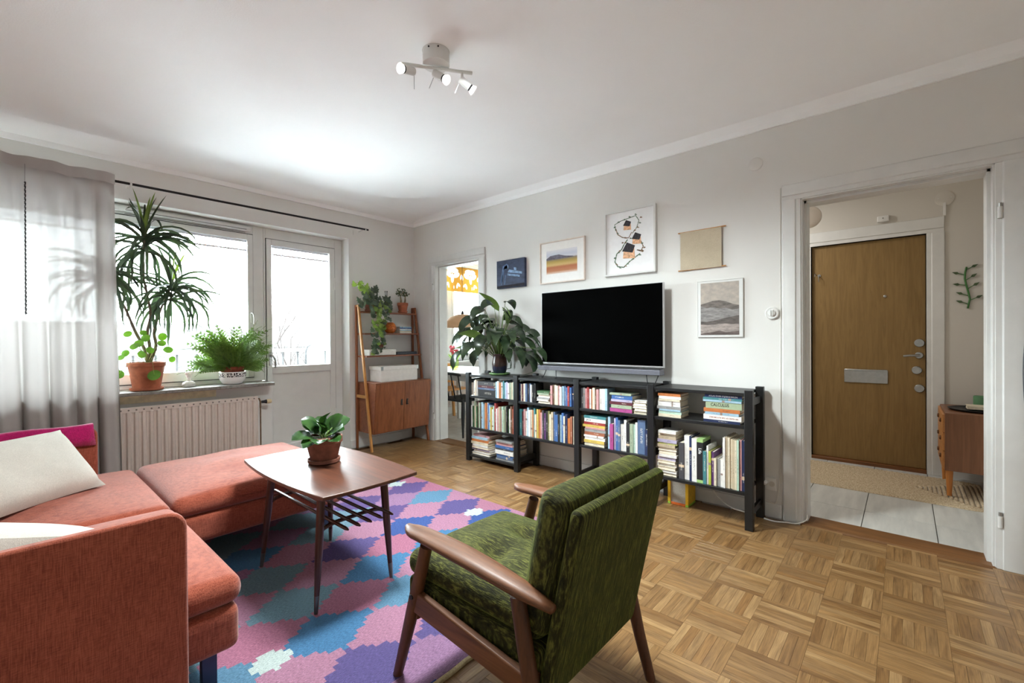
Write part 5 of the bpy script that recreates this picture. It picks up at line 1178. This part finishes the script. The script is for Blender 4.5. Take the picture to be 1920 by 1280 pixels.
# peace lily on the bookcase
pl = thing('peace_lily', 'large drooping peace lily in a dark glazed pot on the bookcase', 'potted plant', (3.025, 2.81, .805))
build(MB().lathe((3.025, 2.81, .805), [(.075, 0), (.09, .004), (.098, .016), (.092, .018), (.08, .008), (.03, .007)], 36, wave=.03, wn_=12), 'saucer', plain((112, 150, 92), .25, 0, .5, 'green_glaze', .15), pl, smooth='all')
t = NT('dark_glaze'); sp = t.n('ShaderNodeSeparateXYZ'); t.L(t.n('ShaderNodeTexCoord').outputs['Object'], sp.inputs[0]); zz = t.math('ADD', sp.outputs[2], t.math('MULTIPLY', t.noise(t.coord('Object'), 30, 3), .03))
t.base(t.ramp(t.math('MULTIPLY', zz, 5), [(.1, (34, 38, 60)), (.45, (40, 42, 62)), (.5, (58, 42, 38)), (.75, (82, 58, 50)), (.9, (60, 40, 38))])); M_DGL = t.set(.22, 0, .5)
build(MB().lathe((3.025, 2.81, .812), [(.045, 0), (.052, .004), (.068, .045), (.072, .09), (.064, .14), (.058, .165), (.062, .18), (.066, .185), (.058, .185), (.054, .165), (.02, .16)], 32), 'pot', M_DGL, pl, smooth='all')
M_LILY = mat_leaf('peace_lily_leaf', (24, 38, 26), (56, 74, 48), .06, .25); M_LILY2 = mat_leaf('young_lily_leaf', (66, 92, 36), (100, 124, 56), .15, .3)
r_ = random.Random(21); c0_ = Vector((3.025, 2.81, .98))
for i in range(58):
    a = 2*math.pi*(i*.618 % 1)
    el = R([14, 34, 54, 76][i % 4] + r_.uniform(-10, 10)); rad = r_.uniform(.20, .40)
    d = Vector((math.cos(a)*math.cos(el)*.62, math.sin(a)*math.cos(el)*1.15, math.sin(el)))
    if d.x > 0: d.x *= .45
    b = c0_+d*rad*(1.25 if el > R(50) else 1.0); b.x = min(b.x, 3.13); dirn = Vector((d.x, d.y, d.z*.25-.18))
    young = i % 11 == 3
    m = leaf(b, dirn if not young else Vector((d.x-.3, d.y+.25, d.z*.55)), r_.uniform(.18, .27), r_.uniform(.088, .12), R(r_.uniform(70, 120)) if not young else R(25), 'lance', 8, .22, .05, CAMV*.8+Vector((d.x*.5, d.y*.5, .6)))
    m.v = [(min(x, 3.175 if y > 2.42 else 3.06), y, z) if not (2.86 < x and z < .83) else (min(x, 3.175) if y > 3.12 else min(x, 2.855), y, z) for x, y, z in m.v]
    lf = setp(m, pl, M_LILY2 if young else M_LILY)
    mid = (c0_+b)/2+Vector((0, 0, .05)); build(MB().tube([c0_+Vector((d.x*.06, d.y*.04, -.02)), mid, b+Vector((0, 0, .001))], [.0035, .003, .0022], 5), 'stalk', M_STALK, lf, smooth='all')
# grape ivy on the wall unit
iv = thing('grape_ivy', 'trailing grape ivy spilling over the teak shelf end', 'potted plant', (2.56, 4.235, 1.432))
pot(iv, (2.56, 4.235, 1.432), .066, .115, M_TERRA_OLD, True, .25)
M_IVY = mat_leaf('ivy_leaf', (40, 58, 44), (88, 104, 80), .08, .35); M_IVY2 = mat_leaf('fresh_ivy_leaf', (84, 112, 42), (128, 150, 74), .15, .35)
def lobed(c, n, s, rot):
    n = Vector(n).normalized(); u = n.cross(Vector((0, 0, 1))); u = u.normalized() if u.length > 1e-3 else Vector((1, 0, 0)); w = n.cross(u)
    u, w = u*math.cos(rot)+w*math.sin(rot), w*math.cos(rot)-u*math.sin(rot)
    out = [(0, -.45), (.25, -.42), (.5, -.25), (.32, -.08), (.48, .15), (.24, .18), (.12, .55), (0, .7), (-.12, .55), (-.24, .18), (-.48, .15), (-.32, -.08), (-.5, -.25), (-.25, -.42)]
    m = MB(); m.add([Vector(c)+n*.006]+[Vector(c)+u*(a*s)+w*(b*s) for a, b in out], [(0, 1+j, 1+(j+1) % 14) for j in range(14)]); return m
vines = [[(2.56, 4.22, 1.54), (2.50, 4.16, 1.60), (2.40, 4.12, 1.66), (2.32, 4.10, 1.69)], [(2.55, 4.22, 1.54), (2.46, 4.12, 1.58), (2.39, 4.07, 1.55), (2.33, 4.05, 1.47)], [(2.55, 4.2, 1.54), (2.50, 4.10, 1.52), (2.485, 4.05, 1.40), (2.48, 4.04, 1.25), (2.475, 4.03, 1.10), (2.47, 4.03, 1.0)],
         [(2.57, 4.2, 1.54), (2.58, 4.12, 1.50), (2.59, 4.09, 1.38), (2.60, 4.08, 1.26), (2.585, 4.08, 1.14)], [(2.58, 4.2, 1.54), (2.66, 4.14, 1.52), (2.68, 4.12, 1.42), (2.665, 4.11, 1.33)], [(2.56, 4.2, 1.55), (2.54, 4.10, 1.50), (2.54, 4.07, 1.40), (2.545, 4.06, 1.28), (2.555, 4.06, 1.18)], [(2.56, 4.22, 1.55), (2.47, 4.17, 1.63), (2.44, 4.12, 1.60), (2.43, 4.09, 1.52)], [(2.56, 4.23, 1.54), (2.57, 4.2, 1.62), (2.58, 4.18, 1.68)], [(2.60, 4.21, 1.55), (2.70, 4.16, 1.57), (2.72, 4.14, 1.50)]]
r_ = random.Random(8)
for vi, v in enumerate(vines):
    P = [Vector(p) for p in v]; out = []
    for i in range(len(P)-1):
        for j in range(4): out.append(P[i].lerp(P[i+1], j/4))
    out.append(P[-1]); build(MB().tube(out, .0016, 5), 'vine', M_STALK, iv, smooth='all')
    for k in range(2, len(out)):
        for _ in range(1 + (k % 3 != 0)):
            c = out[k]+Vector((r_.uniform(-.035, .035), r_.uniform(-.04, .0), r_.uniform(-.03, .025)))
            setp(lobed(c, (r_.uniform(-.6, .3), -1, r_.uniform(-.1, .9)), r_.uniform(.042, .066), math.pi+r_.uniform(-.7, .7)), iv, M_IVY2 if (vi in (0, 5) and k > 4) or r_.random() < .18 else M_IVY)
# jade plant
jd = thing('jade_plant', 'stubby jade plant in a clay pot on the top shelf', 'potted plant', (2.965, 4.235, 1.432))
jz = pot(jd, (2.965, 4.235, 1.432), .060, .105, M_TERRA, True, .3)
m = MB(); lm = MB(); r_ = random.Random(4)
for bx, tips in ((-.022, 5), (.026, 5)):
    b = Vector((2.965+bx, 4.235, jz-.015)); top = b+Vector((bx*.3, 0, .09)); m.tube([b, (b+top)/2+Vector((.004, 0, 0)), top], [.011, .009, .006], 8)
    for k in range(tips):
        e = top+Vector((r_.uniform(-.04, .04), r_.uniform(-.03, .03), r_.uniform(.02, .075))); m.tube([top, e], [.005, .003], 6)
        for j in range(7):
            q = e+Vector((r_.uniform(-.018, .018), r_.uniform(-.018, .018), r_.uniform(-.02, .016))); lm.sphere(q, .0095, .006, .0065, 6, 4)
build(m, 'stem', plain((142, 128, 100), .85, 0, .2, 'jade_bark', .15), jd, smooth='all')
o = build(lm, 'foliage', plain((62, 78, 44), .4, 0, .4, 'jade_leaf', .2, 90), jd, smooth='all'); o['kind'] = 'stuff'
# little trailing pot on the white box
lp = thing('string_plant', 'little clay pot with a trailing plant on the white box', 'potted plant', (2.665, 4.215, 1.032))
jz = pot(lp, (2.665, 4.215, 1.032), .034, .058, M_TERRA_OLD, False, .3); r_ = random.Random(6)
for i in range(24):
    a = r_.uniform(0, 6.28); rr = r_.uniform(.0, .05); c = Vector((2.665+rr*math.cos(a)*1.2, 4.20-.03*abs(math.sin(a)), jz+r_.uniform(.0, .05)-rr*.8))
    if i > 17: c = Vector((2.64+r_.uniform(-.05, .03), 4.125, 1.03-r_.uniform(.0, .05)+.02))
    setp(lobed(c, (r_.uniform(-.6, .6), -1, .5), r_.uniform(.022, .034), r_.uniform(0, 6)), lp, M_IVY2 if i % 4 == 0 else M_IVY)

# ---------------------------------------------------------------- frame under the bookcase
bx = thing('colour_frame', 'small orange and yellow edged box under the bookcase', 'box', (3.05, 1.155, 0))
M_OR = plain((214, 104, 40), .5, 0, .4, 'orange_lacquer', .06); M_YE = plain((222, 176, 40), .5, 0, .4, 'yellow_lacquer', .06); M_LG = plain((150, 190, 60), .5, 0, .4, 'lime_lacquer', .05)
build(MB().box(3.012, 1.10, .012, 3.14, 1.21, .158), 'cloth_panel', fabric('grey_cloth', (176, 170, 160), (206, 200, 190), 500), bx)
for z in (0, .158): build(MB().box(3.006, 1.105, z, 3.14, 1.205, z+.016), 'orange_rail', M_OR, bx, bevel=.002)
for y in (1.085, 1.205): build(MB().box(3.004, y, .014, 3.14, y+.02, .160), 'yellow_stile', M_YE, bx, bevel=.002)
for y in (1.085, 1.205):
    for z in (0, .160): build(MB().box(3.003, y, z, 3.14, y+.02, z+.014), 'lime_corner', M_LG, bx, bevel=.002)

# ---------------------------------------------------------------- hall things
M_CHEST = wood('chest_teak', (100, 64, 42), (136, 92, 64), 'Z'); M_CHESTF = wood('chest_front', (168, 108, 56), (200, 140, 78), 'X'); M_CLEG = wood('chest_leg', (176, 108, 50), (208, 140, 72), 'Z')
ch = thing('chest_of_drawers', 'small teak chest of drawers on round tapered legs', 'chest', (4.62, -.38, 0))
CY0, CY1 = -.198, -.575
build(MB().box(4.345, CY0-.012, .192, 4.915, CY1, .594), 'carcass', M_CHEST, ch, bevel=.003)
for i in range(3):
    z0 = .20+.128*i; d = build(MB().box(4.352, CY0, z0, 4.908, CY0-.014, z0+.124), 'drawer', M_CHESTF, ch, bevel=.002)
    for x in (4.50, 4.76): build(MB().lathe((x, CY0, z0+.066), [(.014, -.002), (.016, .004), (.012, .010), (.004, .006)], 16, 'Y'), 'drawer_pull', plain((96, 60, 30), .4, 0, .4, 'turned_pull', .1), d, smooth=True)
for x, y in ((4.385, -.235), (4.875, -.235), (4.385, -.53), (4.875, -.53)):
    build(MB().tube([(x, y, .193), (x, y, .0)] if y < -.4 or x > 4.5 else [(x, y, .193), (x, y, .011)], [.021, .013], 16), 'leg', M_CLEG, ch, smooth=True)
tr = build(MB().lathe((4.60, -.42, .595), [(.15, 0), (.17, .002), (.185, .014), (.181, .015), (.166, .005), (.02, .004)], 40), 'serving_tray', M_BLACK, smooth=True)
tag(tr, 'black oval tray on the hall chest', 'tray')
o = book('c', True, (4.53, -.43, .6105), .022, .19, .13, 'cream book lying on the black hall tray', None)
o = build(MB().lathe((4.74, -.42, .601), [(.036, 0), (.040, .004), (.040, .085), (.037, .088), (.034, .08), (.034, .03), (.01, .028)], 28), 'candle_holder', plain((96, 142, 104), .35, 0, .5, 'green_glass_glaze', .06), smooth=True); tag(o, 'green cylindrical candle holder on the hall chest', 'candle holder')
# jute rug
jr = thing('jute_rug', 'braided natural jute runner in front of the front door', 'rug', (4.4, .15, 0))
t = NT('braided_jute'); q = t.noise(t.coord('Object', (30, 30, 30)), 4, 4, .7); t.base(t.ramp(q, [(.3, (150, 128, 98)), (.7, (220, 204, 176))])); t.bump(q, .5, .006); M_JUTE = t.set(.95, 0, .1)
cxr, cyr, hx, hy = 4.50, .33, .375, .76
K = 15
for k in range(K):
    o_ = .025*k+.0125; ax, ay = hx-o_, hy-o_
    if ax <= .012: break
    rr = max(.015, .09-o_*.6) if o_ < .12 else .02; ring = []
    for sx, sy, a0 in ((1, 1, 0), (-1, 1, 90), (-1, -1, 180), (1, -1, 270)):
        for j in range(5): a = R(a0+22.5*j); ring.append((cxr+sx*(ax-rr)+rr*math.cos(a), cyr+sy*(ay-rr)+rr*math.sin(a)))
    out = []
    for i in range(len(ring)):
        a, b = Vector(ring[i]), Vector(ring[(i+1) % len(ring)]); n = max(1, int((b-a).length/.016))
        for j in range(n): out.append(a.lerp(b, j/n))
    m = MB(); vs = []; N = len(out)
    for i, p in enumerate(out):
        d = out[(i+1) % N]-out[i-1]; d.normalize(); nn = Vector((-d.y, d.x)); h = .0125 if i % 2 else .0085; w = .0112
        for s_, z in ((-1, .001), (-.55, h*.9), (0, h*(1.05 if i % 2 else .8)), (.55, h*.9), (1, .001)): vs.append((p.x+nn.x*w*s_, p.y+nn.y*w*s_, z))
    m.add(vs, [(i*5+c, ((i+1) % N)*5+c, ((i+1) % N)*5+c+1, i*5+c+1) for i in range(N) for c in range(4)])
    build(m, 'braid', M_JUTE, jr, smooth='all')
# leaf decal
dc = thing('vine_decoration', 'green metal vine decoration on the hall wall', 'wall decoration', (5.0, -.37, 1.35))
M_VINE = plain((64, 112, 58), .5, 0, .4, 'green_enamel', .12); M_VINE2 = plain((70, 88, 58), .5, 0, .4, 'dull_green_enamel', .15)
st_ = [(-.366, 1.672), (-.358, 1.63), (-.356, 1.58), (-.364, 1.53), (-.374, 1.48), (-.384, 1.42), (-.378, 1.385), (-.372, 1.347)]
build(MB().tube([(4.992, y, z) for y, z in st_], .006, 8), 'vine_stem', M_VINE, dc, smooth='all')
for y, z, s_, q in ((-.36, 1.648, -1, .018), (-.357, 1.61, 1, .012), (-.357, 1.565, -1, .024), (-.362, 1.53, 1, .006), (-.370, 1.50, -1, .022), (-.378, 1.445, 1, .014), (-.384, 1.41, -1, .016), (-.378, 1.38, 1, .014)):
    e = Vector((4.992, y+s_*.03, z+abs(q))); d = Vector((0, s_*.032, q)).normalized(); n = Vector((0, -d.z, d.y))
    lf = build(MB().hexa(*[[e+Vector((dx, 0, 0)), e+d*.018+n*.011+Vector((dx, 0, 0)), e+d*.046+Vector((dx, 0, 0)), e+d*.018-n*.011+Vector((dx, 0, 0))] for dx in (.002, -.003)]), 'vine_leaf', M_VINE2, dc)
    build(MB().tube([(4.992, y, z), e+d*.01], .003, 6), 'leaf_stalk', M_VINE, lf, smooth='all')
# lamp, chime, junction plate, mirror
gl = thing('globe_lamp', 'milky glass globe lamp in the entrance hall', 'lamp', (4.2, .60, 2.0))
t = NT('opal_glass'); t.base((236, 226, 216)); t.b.inputs['Emission Color'].default_value = (1, .93, .84, 1); t.b.inputs['Emission Strength'].default_value = .0; M_OPAL = t.set(.25, 0, .5)
gb = build(MB().sphere((4.2, .565, 2.075), .085, n=28, m=16), 'glass_globe', M_OPAL, gl, smooth='all')
build(MB().lathe((4.2, .565, 2.15), [(.03, 0), (.032, .03), (.012, .05)], 18).cyl((4.2, .565, 2.2), (4.2, .565, ZC), .004, n=8), 'lamp_fitting', M_WHITE, gl, smooth=True)
fl = thing('added_hall_lamp', 'unseen round white ceiling lamp added to light the hall', 'lamp', (4.25, 1.25, 2.44))  # unseen lamp, added to light the hall from the left
build(MB().lathe((4.25, 1.25, 2.445), [(.02, 0), (.12, .006), (.15, .03), (.15, .04)], 32), 'diffuser', M_OPAL, fl, smooth=True); build(MB().lathe((4.25, 1.25, 2.485), [(.155, 0), (.155, .03)], 32), 'base_ring', M_WHITE, fl, smooth=True)
l = bpy.data.lights.new('added_hall_light', 'AREA'); l.shape = 'DISK'; l.size = .26; l.energy = .36; l.color = (1, .99, .96)  # light of the added out-of-view lamp
lo = bpy.data.objects.new('added_hall_light', l); lo.location = (4.25, 1.25, 2.43); COL.objects.link(lo)
t = thing('door_chime', 'small white sensor box above the front door', 'sensor', (5.0, .137, 2.10))
build(MB().rbox(4.962, .098, 2.112, 5.0, .176, 2.162, .006, 2, 2), 'case', M_WHITE2, t, smooth=True); build(MB().cyl((4.960, .137, 2.14), (4.963, .137, 2.14), .004, n=8), 'button', M_IRON, t)
t = thing('junction_plate', 'pale oval cable plate above the front door corner', 'cover plate', (5.0, -.242, 2.2))
build(MB().lathe((4.99, -.242, 2.235), [(.058, .01), (.058, .003), (.05, .0)], 26, 'X'), 'plate', M_HALLWALL, t, smooth=True); build(MB().box(4.984, -.25, 2.10, 5.0, -.234, 2.20).cyl((4.987, -.205, 2.24), (4.99, -.205, 2.24), .004, n=8).cyl((4.987, -.28, 2.235), (4.99, -.28, 2.235), .004, n=8), 'cable_clip', M_WHITE2, t)
t = thing('hall_mirror', 'dark-framed mirror edge at the right of the hall', 'mirror', (4.75, -.585, 1.30))
build(MB().box(4.55, -.60, 1.32, 4.96, -.582, 1.345).box(4.55, -.60, 1.80, 4.96, -.582, 1.825).box(4.55, -.60, 1.345, 4.575, -.582, 1.80).box(4.935, -.60, 1.345, 4.96, -.582, 1.80), 'frame', plain((46, 58, 48), .4, 0, .4, 'dark_green_frame', .05), t, bevel=.003)
build(MB().box(4.575, -.598, 1.345, 4.935, -.590, 1.80), 'mirror_glass', plain((220, 222, 222), .03, 1, .5, 'mirror', 0), t)

# ---------------------------------------------------------------- kitchen things
tb = thing('kitchen_table', 'white round-edged kitchen table past the doorway', 'table', (4.0, 4.3, 0))
pts = []
for sx, sy, a0 in ((1, 1, 0), (-1, 1, 90), (-1, -1, 180), (1, -1, 270)):
    for j in range(7): a = R(a0+15*j); pts.append((3.98+sx*.30+.17*math.cos(a), 4.28+sy*.55+.17*math.sin(a)))
build(MB().prism(pts, 'Z', .715, .74), 'tabletop', M_WHITE, tb, bevel=.004)
build(MB().box(3.62, 3.72, .63, 4.34, 4.84, .715), 'apron', M_WHITE, tb, bevel=.003)
for x, y in ((3.66, 3.76), (4.30, 3.76), (3.66, 4.80), (4.30, 4.80)): build(MB().bar((x, y, .70), (x, y, 0), .055, .055, (0, 1, 0), .04, .04), 'leg', M_WHITE, tb, bevel=.004)
kc = thing('black_chair', 'black wooden spindle-back kitchen chair seen through the doorway', 'chair', (3.66, 4.02, 0))
def chair_parts(t, x0, x1, y0, y1, mt, zs, zt, back='low', n_sp=4):
    build(MB().rbox(x0, y0, zs-.028, x1, y1, zs, .012, 4, 2, fn=lambda p, u, v, w: (p.x, p.y, p.z-(.008*(1-u*u)*(1-v*v) if w > 0 else 0))), 'seat', mt, t, smooth='all')
    for sx, xa in ((-1, x0+.05), (1, x1-.05)):
        for sy, ya in ((-1, y0+.05), (1, y1-.05)):
            build(MB().tube([(xa, ya, zs-.02), (xa+sx*.03, ya+sy*.03, .22), (xa+sx*.045, ya+sy*.05, 0)], [.017, .018, .011], 10), 'leg', mt, t, smooth=True)
    bx_ = x0+.02
    build(MB().tube([(bx_-.05, y0+.0, zt-.012), (bx_-.065, y0+.10, zt), (bx_-.07, (y0+y1)/2, zt+.004), (bx_-.065, y1-.10, zt), (bx_-.05, y1-.0, zt-.012)], [.013, .017, .018, .017, .013], 10), 'top_rail', mt, t, smooth='all')
    for i in range(n_sp):
        q = i/(n_sp-1); y = y0+.05+(y1-y0-.10)*q; build(MB().tube([(bx_+.02, y, zs-.01), (bx_-.062, y0+.03+(y1-y0-.06)*q, zt-.004)], [.008, .007], 8), 'spindle', mt, t, smooth=True)
chair_parts(kc, 3.46, 3.88, 3.80, 4.24, M_BLACK, .435, .735)
wc = thing('wooden_chair', 'light wooden panel-back chair behind the kitchen table', 'chair', (4.25, 5.0, 0))
M_PINE = wood('honey_pine', (196, 130, 60), (224, 166, 92), 'Z')
for x, y in ((3.98, 4.72), (4.40, 4.72)): build(MB().bar((x, y, 0), (x, y, .43), .034, .034, (0, 1, 0)), 'leg', M_PINE, wc, bevel=.004)
for x in (3.98, 4.40): build(MB().bar((x, 5.02, 0), (x, 5.07, .80), .032, .034, (0, 1, 0)), 'rear_leg', M_PINE, wc, bevel=.004)
build(MB().box(3.96, 4.70, .42, 4.42, 5.05, .447), 'seat', M_PINE, wc, bevel=.006); build(MB().box(3.99, 5.045, .50, 4.39, 5.06, .78), 'back_panel', M_PINE, wc, bevel=.004)
vs_ = thing('tulip_vase', 'glass vase of pink tulips on the kitchen table', 'vase', (3.98, 4.53, .74))
VC = Vector((3.985, 4.53, .74))
t = NT('green_tinted_glass'); tr_ = t.n('ShaderNodeBsdfTransparent'); tr_.inputs[0].default_value = (.86, .95, .55, 1); g_ = t.n('ShaderNodeBsdfGlossy'); g_.inputs['Roughness'].default_value = .05; mx = t.n('ShaderNodeMixShader'); mx.inputs[0].default_value = .1; t.L(tr_.outputs[0], mx.inputs[1]); t.L(g_.outputs[0], mx.inputs[2]); t.L(mx.outputs[0], t.out.inputs[0])
build(MB().lathe(VC, [(.04, 0), (.055, .003), (.058, .12), (.055, .12), (.052, .01), (.01, .008)], 24), 'glass', t.m, vs_, smooth=True)
M_TUL = plain((222, 92, 106), .6, 0, .3, 'tulip_petal', .2, 60); M_TLEAF = mat_leaf('tulip_leaf', (104, 150, 52), (150, 186, 84), .35, .4); r_ = random.Random(9)
for i in range(13):
    a = i*2.4; rr = .02+.055*(i % 4)/3; e = VC+Vector((rr*math.cos(a), rr*math.sin(a), .235+r_.uniform(-.05, .045)))
    sm = build(MB().tube([VC+Vector((.01*math.cos(a), .01*math.sin(a), .02)), e], .003, 5), 'tulip_stem', M_TLEAF, vs_, smooth='all')
    build(MB().lathe(e-Vector((0, 0, .004)), [(.004, 0), (.018, .008), (.021, .022), (.016, .038), (.006, .046)], 9, wave=.12, wn_=3), 'tulip_head', M_TUL, sm, smooth='all')
for i in range(8):
    a = i*.8; setp(leaf(VC+Vector((0, 0, .05)), (math.cos(a)*.5, math.sin(a)*.5, 1), .2, .035, R(30), 'lance'), vs_, M_TLEAF)
pd = thing('pendant_lamp', 'woven rattan pendant lamp over the kitchen table', 'lamp', (4.1, 4.5, 1.29))
t = NT('rattan'); wv_ = t.n('ShaderNodeTexWave', wave_type='BANDS', bands_direction='Z'); wv_.inputs['Scale'].default_value = 40; wv_.inputs['Distortion'].default_value = 2; t.L(t.coord('Object'), wv_.inputs['Vector']); t.base(t.ramp(wv_.outputs['Fac'], [(.2, (150, 110, 80)), (.8, (206, 168, 132))])); t.bump(wv_.outputs['Fac'], .5, .006); M_RAT = t.set(.8, 0, .2)
build(MB().lathe((4.11, 4.5, 1.29), [(.24, 0), (.242, .02), (.225, .08), (.17, .14), (.09, .175), (.02, .183), (.018, .179), (.088, .170), (.166, .135), (.221, .078), (.236, .02), (.23, .002)], 36), 'shade', M_RAT, pd, smooth='all')
build(MB().cyl((4.11, 4.5, 1.475), (4.11, 4.5, ZC-.05), .0035, n=8), 'cord', plain((120, 80, 50), .6, 0, .3, 'brown_cord', 0), pd); build(MB().lathe((4.11, 4.5, 1.47), [(.022, 0), (.018, .03), (.006, .05)], 14), 'cord_grip', M_IRON, pd, smooth=True)
va = thing('valance', 'yellow valance with white flower print over the kitchen window', 'curtain', (4.7, 5.1, 1.86))
t = NT('yellow_flower_cotton'); sp = t.n('ShaderNodeSeparateXYZ'); t.L(t.n('ShaderNodeTexCoord').outputs['Object'], sp.inputs[0])
u_ = t.math('MULTIPLY', t.math('SUBTRACT', t.math('FRACT', t.math('DIVIDE', t.math('ADD', sp.outputs[0], .6+.1825), .365)), .5), .365); w_ = t.math('SUBTRACT', sp.outputs[2], .20)
mask = None
for dx, dz, rx, rz, ro in ((-.075, .045, .075, .045, -.5), (.075, .045, .075, .045, .5), (0, -.005, .038, .085, 0), (-.04, .11, .085, .05, 0), (.04, .11, .085, .05, 0), (-.115, -.10, .045, .022, .7), (-.085, -.12, .02, .045, .2), (.115, -.10, .045, .022, -.7), (.085, -.12, .02, .045, -.2), (.03, -.14, .012, .03, 0), (-.165, .02, .022, .05, .3), (.165, .02, .022, .05, -.3)):
    rx *= .84; rz *= .84
    a_ = t.math('SUBTRACT', u_, dx); b_ = t.math('SUBTRACT', w_, dz); c_, s_ = math.cos(ro), math.sin(ro)
    p_ = t.math('DIVIDE', t.math('ADD', t.math('MULTIPLY', a_, c_), t.math('MULTIPLY', b_, s_)), rx); q_ = t.math('DIVIDE', t.math('SUBTRACT', t.math('MULTIPLY', b_, c_), t.math('MULTIPLY', a_, s_)), rz)
    e_ = t.math('SUBTRACT', 1, t.math('ADD', t.math('MULTIPLY', p_, p_), t.math('MULTIPLY', q_, q_))); mask = e_ if mask is None else t.math('MAXIMUM', mask, e_)
fl_ = t.math('GREATER_THAN', mask, 0)
d_ = t.n('ShaderNodeBsdfDiffuse'); t.L(t.mix(fl_, (206, 152, 66), (236, 234, 228)), d_.inputs[0]); tl_ = t.n('ShaderNodeBsdfTranslucent'); t.L(t.mix(fl_, (116, 80, 28), (150, 146, 138)), tl_.inputs[0])
mx = t.n('ShaderNodeMixShader'); mx.inputs[0].default_value = .45; t.L(d_.outputs[0], mx.inputs[1]); t.L(tl_.outputs[0], mx.inputs[2]); t.L(mx.outputs[0], t.out.inputs[0])
m = MB(); vs = []; nn = 60
for j in range(9):
    for i in range(nn+1): vs.append((3.95+1.65*i/nn, 5.10+.012*math.sin(i*.75)*(.4+.6*j/8), 2.24-.385*j/8))
build(m.add(vs, [(j*(nn+1)+i, j*(nn+1)+i+1, (j+1)*(nn+1)+i+1, (j+1)*(nn+1)+i) for j in range(8) for i in range(nn)]), 'cloth', t.m, va, smooth='all')
build(MB().cyl((3.92, 5.10, 2.242), (5.62, 5.10, 2.242), .008, n=10), 'rail', M_WHITE2, va)
kr = thing('kitchen_radiator', 'pale radiator under the kitchen window', 'radiator', (4.75, 5.15, .1))
build(MB().box(4.1, 5.12, .12, 5.4, 5.17, .62), 'panel', M_RAD, kr, bevel=.006)
for i in range(24): build(MB().box(4.13+.053*i, 5.112, .15, 4.155+.053*i, 5.12, .59), 'rib', M_RAD, kr, bevel=.003, seg=1)

# ---------------------------------------------------------------- outdoors
M_EXT = plain((66, 65, 64), .8, 0, .2, 'grey_render', .02, 2); M_EXT2 = plain((52, 51, 52), .8, 0, .2, 'grey_roof', .03, 2); M_RAIL = plain((112, 112, 112), .6, 0, .3, 'rail_paint', .02, 5)
struct(MB().box(-200, 6.4, -8.2, 300, 400, -8.0), 'ground', plain((214, 214, 214), .95, 0, .1, 'snowy_ground', .03, 1), 'pale wintry ground far below the balcony', 'ground')
struct(MB().box(-1.2, YW+.32, -.2, 3.19, 6.0, -.06), 'balcony_floor', plain((128, 126, 122), .8, 0, .2, 'pale_concrete', .04, 3), 'balcony slab outside the window', 'balcony')
br = thing('balcony_railing', 'white balcony railing beyond the window', 'railing', (1.2, 5.92, -.06))
build(MB().box(-1.2, 5.88, .99, 3.19, 5.96, 1.03), 'handrail', M_RAIL, br, bevel=.006)
for x in (-1.1, .1, 1.35, 2.70): build(MB().box(x-.03, 5.90, -.06, x+.03, 5.95, .99), 'post', M_RAIL, br, bevel=.004)
build(MB().box(-1.2, 5.91, .10, 3.19, 5.93, .14), 'lower_rail', M_RAIL, br, bevel=.004)
for i in range(24): build(MB().box(-1.15+.183*i, 5.915, .14, -1.13+.183*i, 5.93, .99), 'baluster', M_EXT2, br)
build(MB().tube([(2.60, 5.868, .72), (2.605, 5.868, .98), (2.62, 5.86, 1.05), (2.66, 5.85, 1.075)], .012, 8), 'rail_hook', M_IRON, br, smooth='all')
bl = thing('apartment_block', 'pale low apartment block across the yard', 'building', (8, 44, -8))
build(MB().box(-30, 40, -8, 34, 50, .6), 'wall', M_EXT, bl); build(MB().prism([(39.2, .6), (50.8, .6), (45, 2.6)], 'X', -30.6, 34.6), 'roof', M_EXT2, bl)
M_WPANE = plain((38, 39, 44), .3, 0, .3, 'far_window', 0)
for i in range(14):
    for z in (-2.2, -5.2):
        x = -27+4.4*i; f_ = build(MB().box(x, 39.92, z, x+1.5, 40.02, z+1.4), 'window', M_EXT2, bl); build(MB().box(x+.1, 39.88, z+.1, x+.7, 39.92, z+1.3).box(x+.8, 39.88, z+.1, x+1.4, 39.92, z+1.3), 'pane', M_WPANE, f_)
build(MB().box(15.5, 44.5, 1.8, 16.7, 45.7, 3.8), 'chimney', plain((60, 50, 47), .9, 0, .2, 'dull_brick', .05), bl)
def tree(name, label, x, y, h, seed, z0=-8):
    r_ = random.Random(seed); t = thing(name, label, 'tree', (x, y, z0)); tm = MB(); bm_ = MB()
    def grow(p, d, L, r, k):
        pts = [p]; q = p
        for i in range(3):
            d = (d+Vector((r_.uniform(-.16, .16), r_.uniform(-.16, .16), r_.uniform(-.02, .14)))).normalized(); q = q+d*(L/3); pts.append(q)
        (tm if k == 0 else bm_).tube(pts, [r, r*.9, r*.8, r*.66], 6 if k < 2 else 4, False)
        if k < 5:
            for _ in range(3 if k < 4 else 2):
                a = pts[r_.choice((1, 2, 3, 3))]; e = (d+Vector((r_.uniform(-.9, .9), r_.uniform(-.9, .9), r_.uniform(-.1, .7)))).normalized(); grow(a, e, L*r_.uniform(.6, .8), r*.58, k+1)
    grow(Vector((x, y, z0)), Vector((0, 0, 1)), h*.36, h*.014, 0)
    mt = plain((34, 29, 27), .9, 0, .1, 'bare_bark', .1); build(tm, 'trunk', mt, t, smooth='all'); o = build(bm_, 'branches', mt, t); o['kind'] = 'stuff'
tree('bare_tree', 'bare tree right of the balcony door view', 10.8, 20.5, 12.0, 2)
tree('bare_tree', 'lower bare tree in the middle of the balcony door', 8.4, 19.0, 9.0, 5)
tree('bare_tree', 'slender bare tree left in the balcony door', 7.2, 20.0, 8.6, 9)
tree('bare_tree', 'small bare tree low behind the balcony railing', 9.6, 18.0, 8.2, 12)
